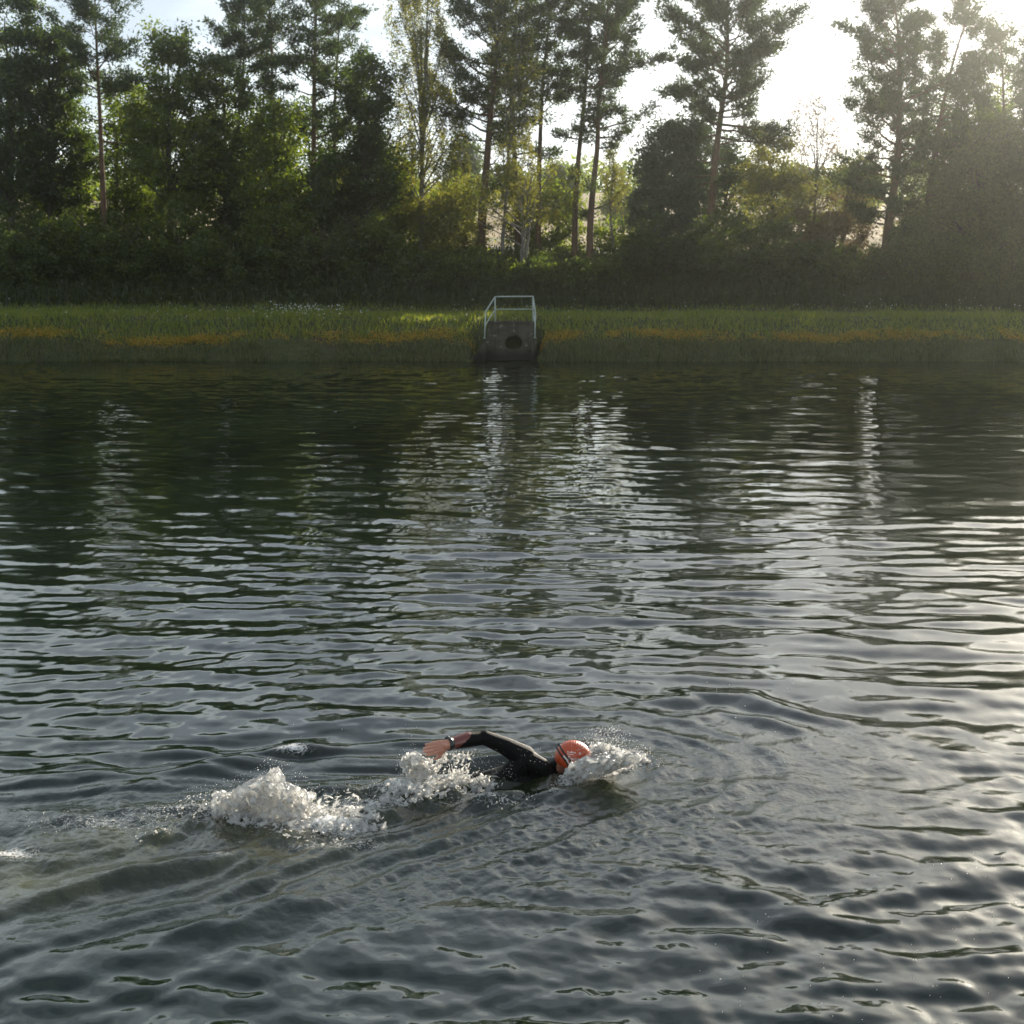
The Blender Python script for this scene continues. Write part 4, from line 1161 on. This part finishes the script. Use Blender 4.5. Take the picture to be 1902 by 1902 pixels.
g = Geo(); band(g, [cpx(1036.5, 1381), cpx(1050, 1394), cpx(1064, 1410), cpx(1074, 1424)], 0.0062, 0.0035); obj('strap', g.mesh('strap', True), M['strap'], goggles)
g = Geo(); band(g, [cpx(1034, 1388), cpx(1044, 1398), cpx(1053, 1408), cpx(1057, 1424)], 0.0056, 0.0035); obj('strap', g.mesh('strap', True), M['strap'], goggles)
g = Geo(); band(g, [cpx(1046, 1396), cpx(1052, 1402), cpx(1055, 1409)], 0.0050, 0.0030); obj('strap_clip', g.mesh('strap_clip', True), M['print'], goggles)
for s2 in (-1, 1):
    v_, f_ = ICO2
    g = Geo(); g.add(v_ * V(0.016, 0.022, 0.014) + HC + V(0.045, 0.02 + s2 * 0.033, -0.092) - pbase, f_)
    obj('lens', g.mesh('lens', True), M['lens'], goggles)
# print on the cap
def text_mesh(body, size):
    cu = bpy.data.curves.new('t', 'FONT'); cu.body = body; cu.size = size; cu.resolution_u = 3
    o = bpy.data.objects.new('t', cu); COL.objects.link(o)
    me = bpy.data.meshes.new_from_object(o.evaluated_get(bpy.context.evaluated_depsgraph_get()))
    v = np.array([x.co[:] for x in me.vertices]); f = [tuple(p.vertices) for p in me.polygons]
    bpy.data.objects.remove(o); bpy.data.curves.remove(cu); bpy.data.meshes.remove(me)
    return v, f
bm = bmesh.new()
def put2d(v, f, px, py, rot):
    x0, z0 = cpx(px, py); c_, s_2 = math.cos(rot), math.sin(rot)
    x = x0 + v[:, 0] * c_ - v[:, 1] * s_2; z = z0 + v[:, 0] * s_2 + v[:, 1] * c_
    p = cap_surface(x, z, 0.0042) + HC - pbase
    vs_ = [bm.verts.new(q) for q in p]
    for q in f:
        try: bm.faces.new([vs_[k] for k in q])
        except ValueError: pass
v, f = text_mesh('Swim', 0.040); put2d(v, f, 1053, 1402.5, -0.10)
v, f = text_mesh('Marathon', 0.024); put2d(v, f, 1063, 1409, -0.10)
def strip(px, py, w, h, rot): put2d(np.array([(0, 0, 0), (w, 0, 0), (w, h, 0), (0, h, 0)]), [(0, 1, 2, 3)], px, py, rot)
for k in range(7): strip(1053 + k * 2.3, 1389.5 + k * 0.2, 0.0055, 0.0052, -0.06)
for k in range(5): strip(1053 + k * 2.3, 1392.6 + k * 0.2, 0.0055, 0.0048, -0.06)
for k in range(6):
    a0 = k * math.pi / 3
    ptl = np.array([(0.0015 * math.cos(a0), 0.0015 * math.sin(a0), 0)] + [(0.0075 * math.cos(a0 + d) * q, 0.0075 * math.sin(a0 + d) * q, 0) for d, q in ((-0.42, 0.75), (0, 1.15), (0.42, 0.75))])
    put2d(ptl, [(0, 1, 2, 3)], 1075.5, 1391.5, 0)
me = bpy.data.meshes.new('lettering'); bm.to_mesh(me); bm.free()
obj('lettering', me, M['print'], swim_cap, kind='stuff')
# wristwatch
wc = WR + ax * 0.018
wa = np.cross(ax, V(0, 1, 0)); wa /= np.linalg.norm(wa); wb = np.cross(ax, wa)
watch = bpy.data.objects.new('wristwatch', None); COL.objects.link(watch); watch.parent = person
def ring(name, off, hw_, rad, th_, mat):
    n_ = 36; g = Geo(); an_ = np.linspace(0, 2 * np.pi, n_, endpoint=False)
    prof = [(-hw_, rad), (-hw_ * 0.85, rad + th_), (hw_ * 0.85, rad + th_), (hw_, rad), (hw_, rad - 0.006), (-hw_, rad - 0.006)]
    v = np.array([wc + ax * (off + u) + (wa * math.cos(a) + wb * math.sin(a)) * rr_2 for a in an_ for u, rr_2 in prof]) - pbase
    k_ = len(prof); i_ = np.arange(n_)[:, None]; j_ = np.arange(k_)[None, :]
    f4 = np.stack([i_ * k_ + j_, i_ * k_ + (j_ + 1) % k_, ((i_ + 1) % n_) * k_ + (j_ + 1) % k_, ((i_ + 1) % n_) * k_ + j_], -1).reshape(-1, 4)
    g.add(v, None, f4); return obj(name, g.mesh(name, True), mat, watch)
ring('strap', 0, 0.013, 0.0392, 0.0035, M['watch'])
ring('rim', 0.016, 0.002, 0.0397, 0.0025, M['steel'])
g = Geo(); v_, f_ = ICO2
g.add((v_[:, :1] * ax * 0.017 + v_[:, 1:2] * (wa * 0.6 + wb * 0.8) * 0.017 + v_[:, 2:3] * (wa * 0.8 - wb * 0.6) * 0.007) + wc + (wa * 0.8 - wb * 0.6) * (0.044 if (wa * 0.8 - wb * 0.6)[2] > 0 else -0.044) - pbase, f_)
obj('case', g.mesh('case', True), M['watch'], watch)

# ------------------------------------------------------------------ splashes
m, n, l, out = new_mat('white water')
d = n.new('ShaderNodeBsdfDiffuse'); d.inputs['Color'].default_value = (0.985, 0.98, 0.97, 1)
t = n.new('ShaderNodeBsdfTranslucent'); t.inputs['Color'].default_value = (0.99, 0.98, 0.95, 1)
ms = n.new('ShaderNodeMixShader'); ms.inputs['Fac'].default_value = 0.74
l.new(d.outputs[0], ms.inputs[1]); l.new(t.outputs[0], ms.inputs[2])
gls = n.new('ShaderNodeBsdfGlossy'); gls.inputs['Roughness'].default_value = 0.22
fz = n.new('ShaderNodeFresnel'); fz.inputs['IOR'].default_value = 1.33
m1 = n.new('ShaderNodeMixShader'); l.new(fz.outputs[0], m1.inputs['Fac']); l.new(ms.outputs[0], m1.inputs[1]); l.new(gls.outputs[0], m1.inputs[2])
# clear films of water between the froth
gsd = n.new('ShaderNodeBsdfTransparent'); gsd.inputs['Color'].default_value = (0.96, 0.97, 0.94, 1)
m0 = n.new('ShaderNodeMixShader'); l.new(fz.outputs[0], m0.inputs['Fac']); l.new(gsd.outputs[0], m0.inputs[1]); l.new(gls.outputs[0], m0.inputs[2])
tc = n.new('ShaderNodeTexCoord')
nz = n.new('ShaderNodeTexNoise'); nz.inputs['Scale'].default_value = 34.0; nz.inputs['Detail'].default_value = 4.0; nz.inputs['Roughness'].default_value = 0.65
l.new(tc.outputs['Object'], nz.inputs['Vector'])
mr = n.new('ShaderNodeMapRange'); mr.inputs['From Min'].default_value = 0.30; mr.inputs['From Max'].default_value = 0.46
l.new(nz.outputs['Fac'], mr.inputs['Value'])
mx = n.new('ShaderNodeMixShader'); l.new(mr.outputs['Result'], mx.inputs['Fac']); l.new(m0.outputs[0], mx.inputs[1]); l.new(m1.outputs[0], mx.inputs[2])
bp = n.new('ShaderNodeBump'); bp.inputs['Strength'].default_value = 0.22; bp.inputs['Distance'].default_value = 0.006
nb_ = n.new('ShaderNodeTexNoise'); nb_.inputs['Scale'].default_value = 120.0
l.new(tc.outputs['Object'], nb_.inputs['Vector']); l.new(nb_.outputs['Fac'], bp.inputs['Height'])
for q in (d, t, gls): l.new(bp.outputs['Normal'], q.inputs['Normal'])
l.new(mx.outputs[0], out.inputs['Surface'])
M['froth'] = m

rs = np.random.default_rng(909)
def in_poly(p, poly):
    x, y = p[:, 0], p[:, 1]; c = np.zeros(len(p), bool); q = len(poly) - 1
    for k in range(len(poly)):
        xi, yi = poly[k]; xj, yj = poly[q]
        c ^= ((yi > y) != (yj > y)) & (x < (xj - xi) * (y - yi) / (yj - yi + 1e-9) + xi)
        q = k
    return c
def sample_poly(poly, nn):
    poly = np.array(poly, float); lo, hi = poly.min(0), poly.max(0); outp = []
    tot = 0
    while tot < nn:
        p = lo + (hi - lo) * rs.uniform(size=(nn * 2, 2)); p = p[in_poly(p, poly)]
        outp.append(p); tot += len(p)
    return np.concatenate(outp)[:nn]
def blobs(poly, nn, Yc, Ys, r_lo, r_hi, up, stretch=2.0, clumps=None):
    """froth blobs inside a region of the photo, spread in depth; clustered into strands"""
    p = sample_poly(poly, nn)
    if clumps:
        ctr = sample_poly(poly, clumps); idx = rs.integers(clumps, size=nn)
        p2 = ctr[idx] + rs.normal(size=(nn, 2)) * V(9.0, 7.0); ok = in_poly(p2, poly); p[ok] = p2[ok]
    Yv = Yc + rs.normal(size=nn) * Ys
    c = np.array([P(a, b2, yq) for (a, b2), yq in zip(p, Yv)])
    rad = r_lo * (r_hi / r_lo) ** (rs.uniform(size=nn) ** 1.8)
    axs = np.asarray(up) + rs.normal(scale=0.45, size=(nn, 3)); axs /= np.linalg.norm(axs, axis=1)[:, None]
    return c, rad, axs, 1 + (stretch - 1) * rs.uniform(size=nn)
def low(poly, nn, h, r_lo, r_hi, up, stretch=2.4, clumps=None, cs=(9.0, 4.0)):
    """froth lying on the water surface inside a region of the photo"""
    p = sample_poly(poly, nn)
    if clumps:
        ctr = sample_poly(poly, clumps); idx = rs.integers(clumps, size=nn)
        p2 = ctr[idx] + rs.normal(size=(nn, 2)) * np.array(cs); ok = in_poly(p2, poly); p[ok] = p2[ok]
    c = []
    for a, b2 in p:
        w = PW(a, b2); c.append(V(w[0], w[1], water_height(w[0], w[1]) + h * rs.uniform() ** 2.0))
    rad = r_lo * (r_hi / r_lo) ** (rs.uniform(size=nn) ** 2.0)
    axs = np.asarray(up) + rs.normal(scale=0.5, size=(nn, 3)); axs /= np.linalg.norm(axs, axis=1)[:, None]
    return np.array(c), rad, axs, 1 + (stretch - 1) * rs.uniform(size=nn)
def join_meshes(name, ms_in):
    vs_, fs_, n0 = [], [], 0
    for q in ms_in:
        v = np.zeros(len(q.vertices) * 3, dtype=np.float32); q.vertices.foreach_get('co', v)
        lp = np.zeros(len(q.loops), dtype=np.int32); q.loops.foreach_get('vertex_index', lp)
        assert len(lp) == 4 * len(q.polygons)
        vs_.append(v.reshape(-1, 3)); fs_.append(lp.reshape(-1, 4) + n0); n0 += len(v) // 3
        bpy.data.meshes.remove(q)
    return make_mesh(name, np.concatenate(vs_), np.concatenate(fs_), True)
def froth(name, label, parts_, voxel=0.0064):
    c = np.concatenate([q[0] for q in parts_]); rad = np.concatenate([q[1] for q in parts_])
    axs = np.concatenate([q[2] for q in parts_]); st = np.concatenate([q[3] for q in parts_])
    ok = c[:, 2] > -0.06; c, rad, axs, st = c[ok], rad[ok], axs[ok], st[ok]
    big = rad > 0.0068
    lay = [fuse(many_spheres(c[~big], rad[~big], ICO0, axs[~big], st[~big]), voxel, 2, 'strands', 0.5)]
    if big.sum() > 5: lay.append(fuse(many_spheres(c[big], rad[big] * 1.3, ICO0, axs[big], st[big]), voxel * 1.2, 10, 'core', 0.5))
    me = join_meshes(name, lay)
    o = obj(name, me, M['froth'], kind='stuff', label=label)
    return o
kick = [(393, 1500), (394, 1480), (405, 1468), (425, 1474), (445, 1462), (462, 1456), (474, 1447), (486, 1444), (500, 1434), (509, 1425), (517, 1428), (523, 1438), (526, 1456),
        (545, 1462), (560, 1470), (585, 1478), (575, 1500), (560, 1518), (520, 1522), (470, 1518), (430, 1512), (405, 1522), (396, 1515)]
froth('kick_splash', 'white foaming splash thrown up by the feet', [
    blobs(kick, 1700, 8.64, 0.08, 0.007, 0.021, (-0.25, 0, 1), 1.9, 60),
    blobs(kick, 1500, 8.60, 0.10, 0.0032, 0.0060, (-0.25, 0, 1), 6.0, 110),
    blobs([(480, 1500), (478, 1450), (500, 1434), (511, 1424), (524, 1440), (530, 1500)], 500, 8.60, 0.05, 0.0035, 0.011, (0.1, 0, 1), 4.5, 30),
    blobs([(585, 1480), (640, 1462), (700, 1500), (712, 1530), (640, 1555), (560, 1545), (540, 1525)], 420, 8.52, 0.09, 0.0032, 0.009, (0.7, 0, 0.4), 4.5, 50),
    blobs([(300, 1505), (350, 1478), (392, 1470), (395, 1500), (330, 1540), (250, 1545)], 320, 8.60, 0.10, 0.003, 0.008, (0.5, 0, 0.6), 2.4, 30),
    low([(396, 1512), (440, 1505), (560, 1510), (640, 1500), (700, 1515), (720, 1535), (650, 1552), (560, 1552), (500, 1545), (450, 1540), (405, 1530)], 1100, 0.030, 0.0036, 0.012, (0.8, 0.2, 0.25), 3.5, 80),
    low([(388, 1505), (410, 1500), (480, 1512), (490, 1530), (440, 1538), (400, 1532)], 420, 0.05, 0.003, 0.010, (0.5, 0, 0.5), 2.2, 24),
    low([(500, 1540), (560, 1548), (640, 1548), (712, 1530), (716, 1545), (640, 1566), (560, 1568), (500, 1556)], 500, 0.02, 0.0025, 0.006, (1, 0, 0.1), 3.0, 34, (12.0, 2.0)),
    low([(230, 1540), (330, 1490), (395, 1480), (398, 1530), (300, 1570), (240, 1570)], 320, 0.02, 0.0025, 0.006, (1, 0, 0.2), 3.0, 36, (7.0, 2.5)),
    low([(20, 1500), (120, 1510), (240, 1520), (230, 1560), (60, 1560)], 200, 0.015, 0.0025, 0.005, (1, 0, 0.2), 3.0, 30, (6.0, 2.0))])
veil = [(742, 1424), (748, 1404), (765, 1398), (782, 1404), (800, 1412), (815, 1400), (838, 1396), (870, 1394), (893, 1392), (884, 1402), (868, 1418), (880, 1430), (905, 1442), (918, 1456), (880, 1462), (820, 1456), (770, 1452), (745, 1440)]
froth('arm_splash', 'sheet of water falling from the raised arm and hand', [
    blobs(veil, 1300, 9.12, 0.05, 0.0034, 0.0062, (0.3, 0, 1), 6.5, 90),
    low([(690, 1478), (760, 1452), (900, 1448), (935, 1462), (880, 1482), (820, 1490), (760, 1506), (700, 1500)], 1000, 0.03, 0.0036, 0.010, (0.8, 0.2, 0.25), 3.5, 70),
    low([(900, 1500), (960, 1478), (1040, 1468), (1050, 1478), (980, 1494), (920, 1508)], 260, 0.015, 0.0025, 0.005, (1, 0, 0.2), 3.0, 24, (8.0, 2.0)),
    blobs([(742, 1424), (748, 1404), (765, 1396), (784, 1404), (800, 1414), (812, 1440), (760, 1448)], 520, 9.11, 0.05, 0.005, 0.014, (-0.3, 0, 1), 2.6, 24),
    blobs([(690, 1480), (740, 1448), (815, 1440), (818, 1470), (800, 1490), (740, 1502), (700, 1498)], 600, 8.86, 0.08, 0.0036, 0.011, (0.5, 0, 0.6), 2.2, 50),
    blobs([(818, 1450), (900, 1440), (935, 1458), (900, 1472), (840, 1470)], 420, 9.05, 0.06, 0.003, 0.009, (0.6, 0, 0.4), 2.4, 26)], 0.0060)
froth('bow_splash', 'white splash breaking in front of the red cap', [
    blobs([(1040, 1442), (1056, 1424), (1068, 1416), (1088, 1406), (1098, 1412), (1120, 1402), (1150, 1398), (1198, 1402), (1190, 1412), (1150, 1424), (1125, 1438), (1085, 1448)], 1300, 9.17, 0.05, 0.0055, 0.015, (0.8, 0, 0.5), 2.4, 46),
    blobs([(1050, 1440), (1068, 1412), (1098, 1404), (1150, 1390), (1210, 1396), (1190, 1412), (1125, 1440)], 900, 9.18, 0.08, 0.003, 0.0055, (1, 0, 0.5), 6.0, 70),
    low([(1040, 1445), (1100, 1430), (1200, 1405), (1215, 1412), (1150, 1440), (1090, 1455), (1040, 1460)], 800, 0.03, 0.0036, 0.010, (0.8, 0.2, 0.25), 3.2, 50),
    blobs([(1094, 1412), (1096, 1380), (1112, 1376), (1135, 1384), (1165, 1396), (1150, 1420), (1110, 1425)], 1300, 9.30, 0.06, 0.003, 0.010, (0.5, 0, 0.9), 2.4, 30),
    blobs([(1020, 1462), (1030, 1448), (1052, 1443), (1085, 1446), (1080, 1456), (1045, 1466)], 330, 9.08, 0.04, 0.003, 0.008, (0.7, 0, 0.4), 2.2, 16)], 0.0060)
froth('crest_foam', 'small foaming crest behind the kick splash', [
    blobs([(500, 1398), (530, 1387), (565, 1388), (592, 1402), (575, 1406), (530, 1400)], 260, 10.1, 0.05, 0.003, 0.009, (0.5, 0, 0.5), 2.2, 18),
    blobs([(380, 1602), (400, 1590), (428, 1586), (420, 1598)], 70, 8.15, 0.03, 0.003, 0.007, (0.5, 0, 0.5), 2.2, 8),
    blobs([(-20, 1600), (0, 1570), (50, 1575), (70, 1588), (40, 1602)], 260, 8.35, 0.06, 0.003, 0.008, (0.6, 0, 0.4), 2.4, 16)], 0.0060)
# single flying drops
dc, dr = [], []
def drops(poly, nn, Yc, Ys, lo, hi):
    p = sample_poly(poly, nn)
    for (a, b2) in p:
        w = P(a, b2, Yc + rs.normal() * Ys)
        if w[2] > 0.0: dc.append(w); dr.append(lo * (hi / lo) ** (rs.uniform() ** 2.2))
drops([(1060, 1400), (1060, 1372), (1090, 1350), (1150, 1345), (1185, 1375), (1215, 1400), (1150, 1410)], 700, 9.35, 0.12, 0.0010, 0.0034)
drops([(1080, 1375), (1100, 1352), (1150, 1352), (1165, 1385), (1120, 1395)], 260, 9.35, 0.1, 0.0014, 0.0042)
drops([(1080, 1410), (1200, 1380), (1240, 1420), (1150, 1450)], 300, 9.2, 0.12, 0.0010, 0.003)
drops([(380, 1490), (400, 1450), (470, 1430), (500, 1405), (540, 1415), (580, 1450), (620, 1460), (640, 1500)], 520, 8.62, 0.14, 0.0010, 0.0036)
drops([(735, 1440), (735, 1395), (770, 1380), (800, 1420), (900, 1400), (960, 1420), (940, 1460)], 460, 9.1, 0.1, 0.0010, 0.003)
drops([(860, 1420), (900, 1375), (960, 1370), (1010, 1390), (1030, 1430), (960, 1460)], 90, 9.16, 0.04, 0.0010, 0.0024)
drops([(540, 1470), (640, 1440), (760, 1450), (740, 1510), (620, 1550)], 300, 8.7, 0.12, 0.0010, 0.003)
drops([(220, 1540), (330, 1470), (400, 1450), (400, 1520), (300, 1560)], 160, 8.6, 0.12, 0.0010, 0.003)
obj('water_drops', many_spheres(np.array(dc), np.array(dr), ICO0, lump=0.12, r=rs).mesh('water_drops', True), M['froth'], kind='stuff', label='water drops flying round the swimmer')
# bubbles drifting on the near water
bc, br2 = [], []
for (a, b2) in sample_poly([(1250, 1800), (1500, 1650), (1900, 1550), (1900, 1900), (1300, 1900)], 75):
    w = PW(a, b2); bc.append(V(w[0], w[1], water_height(w[0], w[1]) + 0.0005)); br2.append(0.0016 * 3.2 ** (rs.uniform() ** 2.5))
for (a, b2) in sample_poly([(450, 1330), (1500, 1250), (1500, 1500), (1100, 1560)], 60):
    w = PW(a, b2); bc.append(V(w[0], w[1], water_height(w[0], w[1]) + 0.0005)); br2.append(0.0016 * 2.0 ** rs.uniform())
obj('bubbles', many_spheres(np.array(bc), np.array(br2), ICO1).mesh('bubbles', True), M['froth'], kind='stuff', label='tiny white bubbles floating on the near water')

# ------------------------------------------------------------------ thin volume added to imitate veiling glare in the lens
g = Geo(); box(g, (-260, -12, -2.2), (290, 430, 32))
m, n, l, out = new_mat('veiling glare')
vol = n.new('ShaderNodeVolumePrincipled')
vol.inputs['Color'].default_value = (0.95, 0.97, 0.90, 1)
vol.inputs['Density'].default_value = 0.00062
vol.inputs['Anisotropy'].default_value = 0.945
l.new(vol.outputs[0], out.inputs['Volume'])
obj('glare_haze', g.mesh('glare_haze'), m, kind='stuff', label='added thin volume imitating lens veiling glare')
